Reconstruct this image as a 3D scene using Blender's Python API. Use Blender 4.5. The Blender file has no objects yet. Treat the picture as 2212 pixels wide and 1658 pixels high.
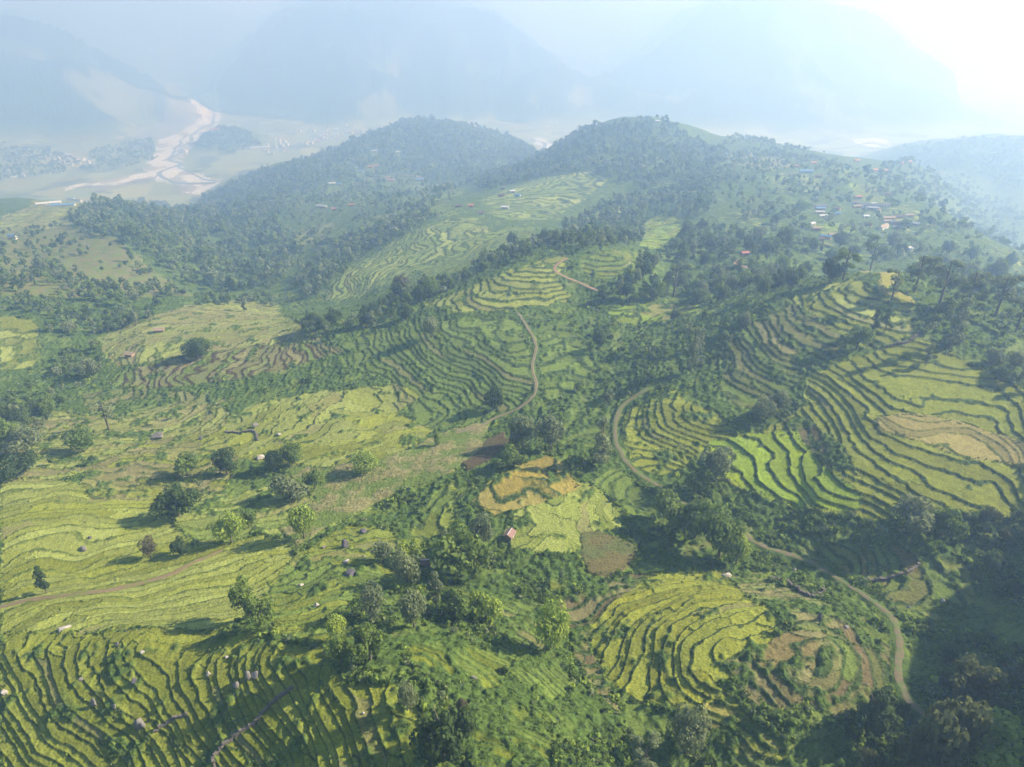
import bpy, math, random
import numpy as np

# ------------------------------------------------------------------ camera, world, sun, exposure
scene = bpy.context.scene
C = scene.collection
R = math.radians
CAM_Z = 562.5                             # above the valley floor
PITCH = R(28.0)
HFOV = R(73.7)
SUN_AZ, SUN_EL = R(79.0), R(33.0)        # to the right of the viewing direction (+Y), above the horizon

cam_data = bpy.data.cameras.new("camera")
cam_data.sensor_fit = 'HORIZONTAL'
cam_data.angle = HFOV
cam_data.clip_start = 0.5
cam_data.clip_end = 60000
cam = bpy.data.objects.new("camera", cam_data)
cam.location = (0, 0, CAM_Z)
cam.rotation_euler = (R(90) - PITCH, 0, 0)
C.objects.link(cam)
scene.camera = cam

world = bpy.data.worlds.new("World")
scene.world = world
world.use_nodes = True
wn = world.node_tree
sky = wn.nodes.new('ShaderNodeTexSky')
sky.sky_type = 'NISHITA'
sky.sun_disc = False
sky.sun_elevation = SUN_EL
sky.sun_rotation = SUN_AZ
sky.altitude = 1000
wn.links.new(sky.outputs[0], wn.nodes['Background'].inputs[0])
wn.nodes['Background'].inputs[1].default_value = 0.05

sun_data = bpy.data.lights.new("sun", 'SUN')
sun_data.energy = 5.0
sun_data.angle = R(0.5)
sun_data.color = (1.0, 0.92, 0.79)
sun = bpy.data.objects.new("sun", sun_data)
sun_dir = (math.sin(SUN_AZ) * math.cos(SUN_EL), math.cos(SUN_AZ) * math.cos(SUN_EL), math.sin(SUN_EL))
from mathutils import Vector
sun.rotation_euler = Vector(sun_dir).to_track_quat('Z', 'Y').to_euler()
C.objects.link(sun)

scene.view_settings.view_transform = 'Standard'
scene.view_settings.look = 'None'
scene.view_settings.gamma = 1
scene.view_settings.exposure = 1.2
scene.cycles.use_denoising = True
scene.cycles.max_bounces = 6
scene.cycles.diffuse_bounces = 2
scene.cycles.glossy_bounces = 1
scene.cycles.transmission_bounces = 2
scene.cycles.volume_bounces = 3
scene.cycles.transparent_max_bounces = 8
scene.cycles.sample_clamp_indirect = 4

# ------------------------------------------------------------------ picking points of the land
# (u, v) are read off the photograph on a 2212 px wide grid; a picked point is turned into a place in the world.
PCX, PCY = 1106.0, 829.0
PF = PCX / math.tan(HFOV / 2)
SP, CP = math.sin(PITCH), math.cos(PITCH)

def ray(u, v):
    a = (np.asarray(u, float) - PCX) / PF
    b = (np.asarray(v, float) - PCY) / PF
    return a, CP - b * SP, -SP - b * CP          # x, y, z of the direction

def smooth(a, b, x):
    k = np.clip((x - a) / (b - a), 0, 1)
    return k * k * (3 - 2 * k)

# Far land is stretched away so that even haze veils it more: near places keep their
# sketched distance, places beyond the first ridges lie up to half as far off again.
SKETCH_Z = 375.0
FAR = 1.5
def far_k(y): return 1 + (FAR - 1) * smooth(480, 1700, np.asarray(y, float))
_ys = np.linspace(1, 12000, 12000)
def k_at(y): return np.interp(y, _ys * far_k(_ys), far_k(_ys))      # the same factor, looked up by stretched distance
def Y_(y): return float(y * far_k(y))                              # sketched to stretched distance
def stretch_far(p):
    p = np.asarray(p, float); k = far_k(p[:, 1])
    return np.stack([p[:, 0] * k, p[:, 1] * k, CAM_Z + (p[:, 2] - SKETCH_Z) * k], 1)

def pt_y(u, v, y):
    dx, dy, dz = ray(u, v)
    k = y / dy
    return (float(dx * k), float(y), float(SKETCH_Z + dz * k))

def pt_z(u, v, z):
    dx, dy, dz = ray(u, v)
    k = (z - SKETCH_Z) / dz
    return (float(dx * k), float(dy * k), float(z))

def project(x, y, z):
    zz = z - CAM_Z
    dep = y * CP - zz * SP
    up = y * SP + zz * CP
    return PCX + PF * x / dep, PCY - PF * up / dep, dep

def half_w(y):
    return 0.72 * np.maximum(y, 80.0) + 60.0

def st(x, y):
    t = np.where(y > 80, np.log(np.maximum(y, 80.0)), math.log(80.0) + (y - 80.0) / 80.0)
    return x / half_w(y), t

# --- heights of the land at picked points: rows of equal v with (u, z), then single (u, v, y)
ROWS_Z = {
 1658: [(0,206),(300,215.5),(600,226),(900,238),(1200,238),(1500,221),(1800,226),(2212,238)],
 1550: [(0,209),(300,218.5),(600,228.5),(850,237.5),(1050,236),(1250,228),(1500,225),(1700,229),(2000,230),(2212,236)],
 1450: [(0,211.5),(300,220.8),(600,230.5),(850,237),(1000,235),(1150,228),(1250,222),(1400,225),(1500,228),(1650,230),(1800,231),(1950,228),(2212,233)],
 1390: [(0,212.5),(300,221.5),(600,230.5),(780,234.5)],
 1300: [(0,206),(300,211.5),(600,218.5),(800,224),(950,223),(1100,217),(1250,215),(1350,219),(1500,224),(1650,226),(1800,226),(1950,223),(2212,228)],
 1200: [(0,201),(300,205),(600,211),(800,214),(950,211.5),(1100,213),(1250,213.5),(1400,212),(1500,212.5),(1600,213),(1720,213),(1850,217),(2000,224),(2212,228)],
 1100: [(0,196),(300,198.5),(600,203),(800,207),(950,211),(1050,213),(1150,213.5),(1250,213),(1400,211),(1500,212.5),(1600,216),(1700,217)],
 1000: [(0,188),(300,191),(600,197),(800,202),(950,207),(1080,212),(1200,213),(1300,213),(1400,212),(1480,212.5),(1560,216)],
 930: [(0,180),(200,180),(400,184),(550,190),(700,194.5),(850,197),(960,198.5),(1100,203),(1250,209),(1330,212),(1450,217),(1550,219)],
 880: [(700,193),(1000,200),(1120,204),(1250,208),(1400,216),(1560,222)],
 830: [(0,170),(250,173),(500,183),(700,191),(850,195.5),(1000,202),(1100,207),(1160,208.5),(1250,208),(1350,211),(1450,218),(1550,223),(1650,227)],
 760: [(0,171),(100,169),(300,175),(500,181),(700,191),(800,197),(900,203),(1000,208),(1100,212),(1160,211.5),(1250,211),(1350,214),(1450,219),(1550,223.5),(1650,232),(1800,238)],
 700: [(300,168),(500,172),(600,176)],
}
PTS_Z = [(720,730,194),(900,700,205),(1050,685,213),(1120,680,214),(920,655,206),(1100,640,216),(1100,600,221),(1200,560,226),
 (1350,560,226),(1330,600,221),(1250,640,214),(1400,660,213),(1200,680,213),(2100,680,247),(2212,720,243),
 (1570,960,217),(1600,960,218.5),(1690,1085,218.5),(1650,935,221),(1760,1090,221),(1720,930,224),(1850,1090,224),(1790,930,227.5),(1950,1100,227),
 (1750,820,231),(1880,960,231),(2100,1100,231),(1900,900,234),(2060,960,234),(2200,1000,235),(1930,820,238),(2150,860,238),
 (1720,650,241),(1850,720,242),(2000,760,242),(1890,600,251)]
PTS_Y = [(0,700,480),(100,700,480),(0,600,590),(450,640,600),(430,550,800),(425,460,1250),(130,440,1050),(0,470,930),(100,560,700),
 (0,540,730),(200,640,560),(200,700,500),(430,630,650),(600,660,590),(330,520,780),(300,460,1000),(220,440,1060),(60,430,1080),
 (700,690,450),(880,650,480),(900,620,520),(1000,580,580),(1100,540,640),(1200,520,660),(800,600,630),(750,640,600),(720,600,655),(1000,480,775),(1050,470,800),
 (900,500,760),(1000,560,650),(950,530,705),(850,560,680),(680,650,602),(740,560,745),(830,490,850),
 (1300,470,820),(1250,380,1010),(1100,430,900),(1400,500,700),(1450,600,490),(1550,560,540),(1650,560,520),(1400,400,950),(1600,400,900),
 (1600,480,720),(1750,520,650),(1700,590,500),(1880,560,600),(1500,640,430),(1450,700,375),(1560,650,400),(1640,640,372),(1560,700,345),
 (1420,262,1250),(1400,300,1150),(1280,275,1330),(1500,310,1180),(1560,325,1200),(1640,305,1350),(1700,350,1080),(1850,450,830),(1900,400,960),
 (1780,335,1200),(1870,345,1250),(2005,445,850),(2095,502,760),(2165,545,690),(2000,560,600),(2212,600,620),(2000,370,1250),
 (2100,480,1150),(2212,560,900),(2150,440,1400),(2212,480,1250),(2050,312,1750),(1950,328,1800),(2212,302,1750),(2150,370,1500),(2212,400,1450),
 (950,264,1750),(860,268,1750),(700,332,1600),(550,372,1500),(430,442,1400),(1100,302,1750),(1170,332,1700),(900,340,1450),(700,400,1250),
 (600,450,1100),(500,550,850),(650,520,880),(850,430,1050),(970,400,1250),(850,480,850),(720,480,950),(1150,347,1300),(1000,388,1290),
 (560,440,1180),(1080,360,1400)]
PTS_0 = [(420,438),(420,400),(300,350),(500,300),(0,380),(150,400),(700,310),(1190,312),(1500,292),(1800,303),(2100,290),(1000,282),(200,320),
 (300,270),(380,230),(430,200),(480,240),(600,250),(900,270),(1100,262),(1300,280),(550,350),(700,280),(400,300),(2212,250),(1650,290),(60,340)]
PTS_M = [(0,130,3000),(0,200,2800),(200,150,3050),(380,205,3250),(100,290,2550),(200,230,2750),(0,60,5500),(0,0,5700),(0,25,5300),(1050,0,5300),(600,0,5600),(300,100,5300),(300,180,4600),
 (830,60,3500),(640,110,3500),(560,180,3450),(700,200,3150),(830,150,3250),(1000,150,3250),(1000,80,3500),(1100,100,3550),(1150,190,3150),(1200,230,3050),
 (600,60,5600),(830,0,5700),(450,150,4900),(1200,100,5400),(1300,200,3900),(1250,0,5700),(450,40,5200),(300,0,5700),
 (1500,200,3050),(1500,100,3350),(1550,0,3700),(1700,0,3700),(1800,50,3550),(1880,95,3450),(2000,185,3250),(2120,255,2950),(1750,200,2950),(1900,250,2850),
 (2000,60,5600),(2212,0,5900),(2100,150,5300),(2212,150,5200)]
WORLD_PTS = [(-260,100,165),(-500,300,150),(-900,800,170),(-2800,2000,60),(-6000,4000,200),(-12000,8000,560),
 (175,90,252),(190,135,262),(215,205,257),(225,95,356),(240,150,318),(310,230,278),(345,130,380),(320,50,388),(180,40,292),(420,320,255),(520,420,230),(700,700,150),(1900,1300,80),(3000,2000,150),(6000,4000,250),(12000,8000,560),
 (0,-220,262),(-240,-220,205),(240,-220,300),(0,20,245),(120,20,250),(-120,20,222),(250,20,290),
 (0,9000,640),(4000,9000,640),(-4000,9000,640),(2000,8000,600),(-2000,8000,600),(0,10800,660),(5000,10800,660),(-5000,10800,660),
 (0,2350,0),(330,1950,10),(720,2050,0),(900,1700,40),(-420,2150,0),(-250,2500,0)]

cp = []
for v, row in ROWS_Z.items():
    cp += [pt_z(u, v, z) for u, z in row]
cp += [pt_z(*p) for p in PTS_Z] + [pt_y(*p) for p in PTS_Y] + [pt_z(u, v, 0.0) for u, v in PTS_0] + [pt_y(*p) for p in PTS_M] + WORLD_PTS
cp = stretch_far(np.array(cp))
_s, _t = st(cp[:, 0], cp[:, 1])
Q = np.stack([_s * 1.35, _t], 1)

def tps_kernel(d2):
    return 0.5 * d2 * np.log(d2 + 1e-12)

_n = len(Q)
_d2 = ((Q[:, None, :] - Q[None, :, :]) ** 2).sum(2)
_K = tps_kernel(_d2) + np.eye(_n) * 2e-4
_P = np.concatenate([np.ones((_n, 1)), Q], 1)
_A = np.block([[_K, _P], [_P.T, np.zeros((3, 3))]])
_w = np.linalg.solve(_A, np.concatenate([cp[:, 2], np.zeros(3)]))

# base height on a lookup grid in (s, t), read back bilinearly
S0, S1, NS = -3.2, 3.2, 900
T0, T1, NT = math.log(80.0) - 4.0, math.log(26000.0), 1450
def _base_grid():
    s = np.linspace(S0, S1, NS) * 1.35
    t = np.linspace(T0, T1, NT)
    out = np.empty((NT, NS))
    for j in range(NT):
        d2 = (s[:, None] - Q[None, :, 0]) ** 2 + (t[j] - Q[None, :, 1]) ** 2
        out[j] = tps_kernel(d2) @ _w[:_n] + _w[_n] + _w[_n + 1] * s + _w[_n + 2] * t[j]
    return out
BASE = _base_grid()

def lookup(grid, x, y):
    s, t = st(x, y)
    fs = np.clip((s - S0) / (S1 - S0) * (NS - 1), 0, NS - 1.001)
    ft = np.clip((t - T0) / (T1 - T0) * (NT - 1), 0, NT - 1.001)
    i, j = fs.astype(int), ft.astype(int)
    a, b = fs - i, ft - j
    return (grid[j, i] * (1 - a) + grid[j, i + 1] * a) * (1 - b) + (grid[j + 1, i] * (1 - a) + grid[j + 1, i + 1] * a) * b

# ------------------------------------------------------------------ noise
_rng = np.random.RandomState(7)
_PERM = np.concatenate([_rng.permutation(256)] * 2)
_GA = _rng.rand(256) * 2 * math.pi
_GX, _GY = np.cos(_GA), np.sin(_GA)
def perlin(x, y):
    xi, yi = np.floor(x).astype(np.int64), np.floor(y).astype(np.int64)
    xf, yf = x - xi, y - yi
    xi &= 255; yi &= 255
    u, v = xf * xf * xf * (xf * (xf * 6 - 15) + 10), yf * yf * yf * (yf * (yf * 6 - 15) + 10)
    def g(ix, iy, fx, fy):
        h = _PERM[_PERM[ix & 255] + (iy & 255)]
        return _GX[h] * fx + _GY[h] * fy
    n00, n10 = g(xi, yi, xf, yf), g(xi + 1, yi, xf - 1, yf)
    n01, n11 = g(xi, yi + 1, xf, yf - 1), g(xi + 1, yi + 1, xf - 1, yf - 1)
    return ((n00 * (1 - u) + n10 * u) * (1 - v) + (n01 * (1 - u) + n11 * u) * v) * 1.5

def fbm(x, y, f, octs=3, gain=0.5, off=0.0):
    out, a = 0.0, 1.0
    for k in range(octs):
        out = out + a * perlin(x * f + 13.7 * k + off, y * f - 7.3 * k + off * 1.7)
        f *= 2.03; a *= gain
    return out

def relief(x, y, z):
    """smooth land shape: picked heights, flat valley floor, gullies on the hills and mountains"""
    hx, hy = x + 1387.0, y - 3600.0                  # the wooded knoll that stands alone in the valley
    z = z + 93.0 * np.exp(-((hx - 0.1 * hy) / 158.0) ** 2 - (hy / 225.0) ** 2)
    flat = smooth(4.0, 80.0, z)
    far = smooth(650, 2200, y)
    mtn = smooth(3750, 5400, y)
    zz = z + fbm(x, y, 1 / 34.0, 2, 0.5, 3.1) * 0.9 * (1 - far)
    zz = zz + flat * far * (fbm(x, y, 1 / 200.0, 3, 0.5) * 13.0) * (1 - mtn)
    zz = zz + smooth(170, 215, x) * (1 - smooth(150, 190, y)) * 15.0 * fbm(x, y, 1 / 55.0, 3, 0.5, 6.0)
    rid = 1 - np.abs(fbm(x, y, 1 / 930.0, 4, 0.5, 9.0))
    zz = zz + flat * mtn * ((rid - 0.6) * 320.0) * (1 - 0.85 * smooth(480, 680, z))
    zz = np.where(zz > 720, 720 + 80 * (1 - np.exp(-(zz - 720) / 80.0)), zz)      # tops stay under the haze
    return np.where(zz < 12, 12 * np.exp((np.maximum(zz, -400) - 12) / 12.0), zz)

def land_h(x, y):
    x = np.asarray(x, float); y = np.asarray(y, float)
    return relief(x, y, lookup(BASE, x, y))

_LY = np.exp(np.linspace(math.log(60), math.log(23000), 2900))
def pick(u, v, y_min=None):
    """where the line of sight through (u, v) first meets the land"""
    u = np.atleast_1d(np.asarray(u, float)); v = np.atleast_1d(np.asarray(v, float))
    dx, dy, dz = ray(u, v)
    out = np.empty((len(u), 3))
    for k in range(len(u)):
        yy = _LY
        zz = CAM_Z + dz[k] / dy[k] * yy
        below = zz < land_h(dx[k] / dy[k] * yy, yy)
        i = int(np.argmax(below)) if below.any() else len(yy) - 1
        i = max(i, 1)
        y = yy[i]
        lo, hi = yy[i - 1], yy[i]
        for _ in range(18):
            m = 0.5 * (lo + hi)
            if CAM_Z + dz[k] / dy[k] * m < land_h(dx[k] / dy[k] * m, m): hi = m
            else: lo = m
        y = 0.5 * (lo + hi)
        x = dx[k] / dy[k] * y
        out[k] = (x, y, land_h(x, y))
    return out

# ------------------------------------------------------------------ land use
def poly_xy(uv):
    uv = np.array(uv, float)
    # subdivide long edges so an edge follows the land
    pts = []
    for k in range(len(uv)):
        a, b = uv[k], uv[(k + 1) % len(uv)]
        n = max(1, int(np.hypot(*(b - a)) / 60))
        for q in range(n):
            pts.append(a + (b - a) * q / n)
    pts = np.array(pts)
    return pick(pts[:, 0], pts[:, 1])[:, :2]

def inside(poly, x, y):
    res = np.zeros(x.shape, bool)
    idx = np.nonzero((x >= poly[:, 0].min()) & (x <= poly[:, 0].max()) & (y >= poly[:, 1].min()) & (y <= poly[:, 1].max()))[0]
    if len(idx) == 0:
        return res
    px, py = x[idx], y[idx]
    c = np.zeros(len(idx), bool)
    n = len(poly)
    for i in range(n):
        x1, y1 = poly[i]; x2, y2 = poly[(i + 1) % n]
        if y1 == y2: continue
        cond = ((y1 > py) != (y2 > py))
        c ^= cond & (px < (x2 - x1) * (py - y1) / (y2 - y1) + x1)
    res[idx] = c
    return res

YG = (.212, .244, .034); YG2 = (.172, .208, .024); PALE = (.262, .305, .075); BRIGHT = (.21, .31, .03); GOLD = (.270, .245, .070)
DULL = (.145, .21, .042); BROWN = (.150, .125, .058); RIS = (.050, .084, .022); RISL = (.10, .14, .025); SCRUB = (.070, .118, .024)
GRASS = (.125, .18, .036); STRAW = (.225, .215, .09); RISB = (.075, .055, .03)

# terraced fields: outline, height of a step, field colours, bank colour, share of bank, overgrowth 0..1, plot length
PADS = [
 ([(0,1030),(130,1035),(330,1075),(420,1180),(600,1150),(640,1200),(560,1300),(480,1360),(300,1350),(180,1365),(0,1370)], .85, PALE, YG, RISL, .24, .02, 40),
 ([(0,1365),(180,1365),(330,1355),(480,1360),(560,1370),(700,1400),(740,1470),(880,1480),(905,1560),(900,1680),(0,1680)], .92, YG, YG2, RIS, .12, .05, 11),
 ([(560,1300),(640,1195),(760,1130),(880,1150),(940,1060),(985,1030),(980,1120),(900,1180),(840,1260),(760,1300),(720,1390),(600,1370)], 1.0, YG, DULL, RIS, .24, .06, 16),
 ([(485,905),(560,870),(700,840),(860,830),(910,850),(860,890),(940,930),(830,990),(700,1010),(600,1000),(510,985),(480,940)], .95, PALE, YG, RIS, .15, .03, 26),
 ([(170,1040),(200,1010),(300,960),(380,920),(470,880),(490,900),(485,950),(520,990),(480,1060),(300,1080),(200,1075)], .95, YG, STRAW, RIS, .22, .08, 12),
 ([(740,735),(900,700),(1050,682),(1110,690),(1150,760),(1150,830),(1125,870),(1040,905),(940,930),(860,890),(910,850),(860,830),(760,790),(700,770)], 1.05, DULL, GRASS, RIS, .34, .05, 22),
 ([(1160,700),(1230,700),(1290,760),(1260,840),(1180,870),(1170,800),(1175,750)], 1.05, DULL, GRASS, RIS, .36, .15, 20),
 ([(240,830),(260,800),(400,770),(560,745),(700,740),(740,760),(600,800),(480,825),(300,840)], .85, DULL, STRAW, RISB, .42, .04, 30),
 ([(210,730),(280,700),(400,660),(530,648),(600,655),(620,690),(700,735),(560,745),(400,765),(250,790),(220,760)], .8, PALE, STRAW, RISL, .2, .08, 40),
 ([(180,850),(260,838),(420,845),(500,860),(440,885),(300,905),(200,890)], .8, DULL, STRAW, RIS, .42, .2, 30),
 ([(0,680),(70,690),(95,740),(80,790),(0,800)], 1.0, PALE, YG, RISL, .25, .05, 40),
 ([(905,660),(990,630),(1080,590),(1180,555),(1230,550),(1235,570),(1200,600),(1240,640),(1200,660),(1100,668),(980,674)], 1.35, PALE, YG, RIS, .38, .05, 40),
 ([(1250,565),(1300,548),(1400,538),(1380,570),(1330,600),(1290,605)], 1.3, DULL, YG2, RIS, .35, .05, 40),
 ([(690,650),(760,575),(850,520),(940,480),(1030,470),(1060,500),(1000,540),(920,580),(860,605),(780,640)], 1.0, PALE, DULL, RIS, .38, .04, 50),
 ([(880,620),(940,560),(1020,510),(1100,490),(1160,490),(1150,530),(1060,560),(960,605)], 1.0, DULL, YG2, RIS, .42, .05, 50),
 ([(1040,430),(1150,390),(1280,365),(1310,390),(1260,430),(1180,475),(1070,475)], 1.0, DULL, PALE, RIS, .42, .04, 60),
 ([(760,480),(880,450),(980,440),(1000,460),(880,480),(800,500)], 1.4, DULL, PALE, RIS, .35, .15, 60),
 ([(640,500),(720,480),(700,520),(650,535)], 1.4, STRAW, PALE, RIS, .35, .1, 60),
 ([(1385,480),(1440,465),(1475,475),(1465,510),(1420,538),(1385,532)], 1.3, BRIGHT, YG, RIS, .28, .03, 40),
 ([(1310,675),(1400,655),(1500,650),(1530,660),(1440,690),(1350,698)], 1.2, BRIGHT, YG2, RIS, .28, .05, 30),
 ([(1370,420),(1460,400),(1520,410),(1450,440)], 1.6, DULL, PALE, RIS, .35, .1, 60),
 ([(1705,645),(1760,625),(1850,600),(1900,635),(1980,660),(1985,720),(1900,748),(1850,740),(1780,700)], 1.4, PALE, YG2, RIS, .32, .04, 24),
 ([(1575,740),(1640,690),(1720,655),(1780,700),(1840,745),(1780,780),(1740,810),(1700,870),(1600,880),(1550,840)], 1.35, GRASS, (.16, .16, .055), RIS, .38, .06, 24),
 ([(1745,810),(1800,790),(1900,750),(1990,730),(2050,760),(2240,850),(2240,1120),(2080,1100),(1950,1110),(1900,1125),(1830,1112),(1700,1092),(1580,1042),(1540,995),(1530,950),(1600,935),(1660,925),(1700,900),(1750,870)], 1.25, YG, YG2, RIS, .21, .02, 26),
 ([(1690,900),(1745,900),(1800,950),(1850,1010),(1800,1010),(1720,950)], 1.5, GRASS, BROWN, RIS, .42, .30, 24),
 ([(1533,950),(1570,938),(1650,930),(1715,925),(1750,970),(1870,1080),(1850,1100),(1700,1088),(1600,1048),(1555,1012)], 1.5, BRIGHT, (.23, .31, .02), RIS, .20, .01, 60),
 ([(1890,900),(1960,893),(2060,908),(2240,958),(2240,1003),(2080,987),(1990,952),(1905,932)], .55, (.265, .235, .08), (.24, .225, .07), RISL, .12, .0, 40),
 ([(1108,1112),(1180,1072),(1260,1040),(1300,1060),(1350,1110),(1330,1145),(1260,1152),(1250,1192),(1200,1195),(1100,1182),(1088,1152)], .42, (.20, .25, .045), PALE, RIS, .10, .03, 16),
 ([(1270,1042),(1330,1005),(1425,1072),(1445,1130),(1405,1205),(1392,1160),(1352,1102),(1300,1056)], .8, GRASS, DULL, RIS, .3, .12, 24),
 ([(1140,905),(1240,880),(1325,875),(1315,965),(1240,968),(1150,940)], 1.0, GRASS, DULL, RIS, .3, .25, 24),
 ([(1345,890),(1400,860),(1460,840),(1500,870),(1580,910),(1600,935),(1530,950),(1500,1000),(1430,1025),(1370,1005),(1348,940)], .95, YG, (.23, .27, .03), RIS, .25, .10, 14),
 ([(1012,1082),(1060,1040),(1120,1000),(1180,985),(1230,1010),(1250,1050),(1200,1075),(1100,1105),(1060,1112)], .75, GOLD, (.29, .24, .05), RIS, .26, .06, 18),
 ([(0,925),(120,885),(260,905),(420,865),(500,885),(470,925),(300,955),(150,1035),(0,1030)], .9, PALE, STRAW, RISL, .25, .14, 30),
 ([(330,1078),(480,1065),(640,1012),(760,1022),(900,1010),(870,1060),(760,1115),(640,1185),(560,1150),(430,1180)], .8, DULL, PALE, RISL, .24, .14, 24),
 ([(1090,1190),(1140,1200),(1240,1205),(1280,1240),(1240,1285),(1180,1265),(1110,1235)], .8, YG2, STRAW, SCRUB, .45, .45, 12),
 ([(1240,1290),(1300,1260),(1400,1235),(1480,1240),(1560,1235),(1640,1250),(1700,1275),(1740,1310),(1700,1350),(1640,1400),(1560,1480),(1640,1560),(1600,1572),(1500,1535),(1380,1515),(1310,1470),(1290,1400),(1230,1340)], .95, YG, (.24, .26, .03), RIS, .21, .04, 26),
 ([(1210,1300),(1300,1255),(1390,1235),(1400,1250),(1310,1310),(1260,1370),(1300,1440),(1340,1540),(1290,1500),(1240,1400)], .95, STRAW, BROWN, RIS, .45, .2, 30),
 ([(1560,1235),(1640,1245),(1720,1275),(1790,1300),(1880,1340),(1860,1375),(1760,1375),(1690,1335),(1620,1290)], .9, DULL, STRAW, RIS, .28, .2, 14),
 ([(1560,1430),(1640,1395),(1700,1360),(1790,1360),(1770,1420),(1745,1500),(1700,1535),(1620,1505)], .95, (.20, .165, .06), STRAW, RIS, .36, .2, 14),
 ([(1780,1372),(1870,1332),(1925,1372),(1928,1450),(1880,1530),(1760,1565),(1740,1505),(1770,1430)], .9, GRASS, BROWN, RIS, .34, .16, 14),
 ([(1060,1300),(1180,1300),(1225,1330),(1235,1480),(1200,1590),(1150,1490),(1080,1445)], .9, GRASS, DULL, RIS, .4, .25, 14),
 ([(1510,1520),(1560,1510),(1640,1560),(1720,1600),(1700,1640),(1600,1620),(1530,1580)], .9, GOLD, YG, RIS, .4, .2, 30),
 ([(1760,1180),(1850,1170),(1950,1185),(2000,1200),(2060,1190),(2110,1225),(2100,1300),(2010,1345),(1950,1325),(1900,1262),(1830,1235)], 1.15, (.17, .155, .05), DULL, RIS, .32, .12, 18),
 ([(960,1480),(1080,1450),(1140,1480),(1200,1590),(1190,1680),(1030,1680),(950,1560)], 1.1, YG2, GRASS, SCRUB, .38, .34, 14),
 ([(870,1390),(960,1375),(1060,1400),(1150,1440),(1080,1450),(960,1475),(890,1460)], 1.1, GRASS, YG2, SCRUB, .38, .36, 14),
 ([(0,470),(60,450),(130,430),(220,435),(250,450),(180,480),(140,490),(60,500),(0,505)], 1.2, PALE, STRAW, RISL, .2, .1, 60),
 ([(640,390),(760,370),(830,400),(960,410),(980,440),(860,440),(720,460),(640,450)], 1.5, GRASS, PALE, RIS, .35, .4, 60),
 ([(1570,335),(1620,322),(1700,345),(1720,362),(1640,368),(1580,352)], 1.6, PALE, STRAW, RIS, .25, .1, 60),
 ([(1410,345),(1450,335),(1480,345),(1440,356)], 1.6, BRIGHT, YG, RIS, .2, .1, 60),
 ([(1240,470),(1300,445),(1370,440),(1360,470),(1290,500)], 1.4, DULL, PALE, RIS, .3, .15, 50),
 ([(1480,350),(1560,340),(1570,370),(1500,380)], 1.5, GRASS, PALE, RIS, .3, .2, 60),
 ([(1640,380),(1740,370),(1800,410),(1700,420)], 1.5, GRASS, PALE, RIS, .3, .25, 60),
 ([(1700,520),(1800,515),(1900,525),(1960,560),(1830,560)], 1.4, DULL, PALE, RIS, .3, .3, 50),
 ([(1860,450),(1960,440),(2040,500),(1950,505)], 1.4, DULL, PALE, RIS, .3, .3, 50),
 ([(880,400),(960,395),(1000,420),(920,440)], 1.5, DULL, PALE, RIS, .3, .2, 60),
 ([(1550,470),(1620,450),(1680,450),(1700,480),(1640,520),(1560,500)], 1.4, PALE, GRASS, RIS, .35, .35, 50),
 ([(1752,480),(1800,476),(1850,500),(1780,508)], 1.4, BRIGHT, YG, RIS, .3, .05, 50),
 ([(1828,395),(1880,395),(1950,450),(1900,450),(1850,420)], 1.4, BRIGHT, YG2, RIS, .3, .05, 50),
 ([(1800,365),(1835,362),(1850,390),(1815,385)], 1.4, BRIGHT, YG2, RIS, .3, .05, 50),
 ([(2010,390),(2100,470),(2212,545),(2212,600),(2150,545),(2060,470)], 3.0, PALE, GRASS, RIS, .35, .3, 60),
 ([(60,600),(120,585),(200,600),(180,620),(90,625)], 1.4, PALE, STRAW, RISL, .3, .2, 60),
]
# plain ground: outline, colour, second colour, roughness of the growth (m)
PLAIN = [
 ([(0,500),(150,490),(250,520),(350,600),(430,640),(250,640),(0,640)], (.175, .165, .07), GRASS, .5),
 ([(1850,590),(1890,583),(1940,603),(1925,622),(1965,640),(1975,658),(1905,632)], (.27, .275, .045), GOLD, .2),
 ([(1255,1155),(1290,1145),(1340,1165),(1380,1185),(1370,1215),(1320,1247),(1280,1237),(1255,1200)], (.135, .12, .045), (.10, .12, .04), .25),
 ([(1000,995),(1040,955),(1090,935),(1110,955),(1070,985),(1010,1015)], (.10, .075, .04), (.085, .08, .035), .2),
 ([(600,1000),(700,1012),(830,990),(960,930),(1060,905),(1050,960),(980,1020),(860,1060),(760,1110),(640,1180),(600,1140),(680,1080)], GRASS, STRAW, .6),
]
POND = [
 # valley: pale gravel bars, bare flood land
 ([(383,195),(460,193),(482,240),(470,270),(430,290),(415,310),(398,345),(392,360),(472,390),(466,400),(430,425),(390,402),(320,386),(150,412),(150,402),(310,374),(330,330),(350,300),(420,265),(440,250),(410,222),(385,200)], (.66, .65, .58)),
 ([(1140,297),(1170,299),(1203,318),(1187,330),(1164,313)], (.66, .65, .58)),
 ([(1840,302),(1915,296),(1995,309),(1915,319),(1850,314)], (.66, .65, .58)),
]
FLOOD = [
 ([(280,295),(360,218),(430,228),(440,250),(350,300),(325,300)], (.27, .265, .18)),
 ([(170,402),(310,377),(330,392),(200,414)], (.26, .255, .16)),
 ([(385,402),(466,400),(425,428),(400,422)], (.29, .27, .18)),
 ([(345,362),(370,352),(405,385),(370,388)], (.28, .265, .17)),
]
def prep(L): return [(poly_xy(p[0]),) + tuple(p[1:]) for p in L]
def k_of(poly): return float(k_at(poly[:, 1].mean()))
PADS, PLAIN, POND, FLOOD = prep(PADS), prep(PLAIN), prep(POND), prep(FLOOD)

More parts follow.
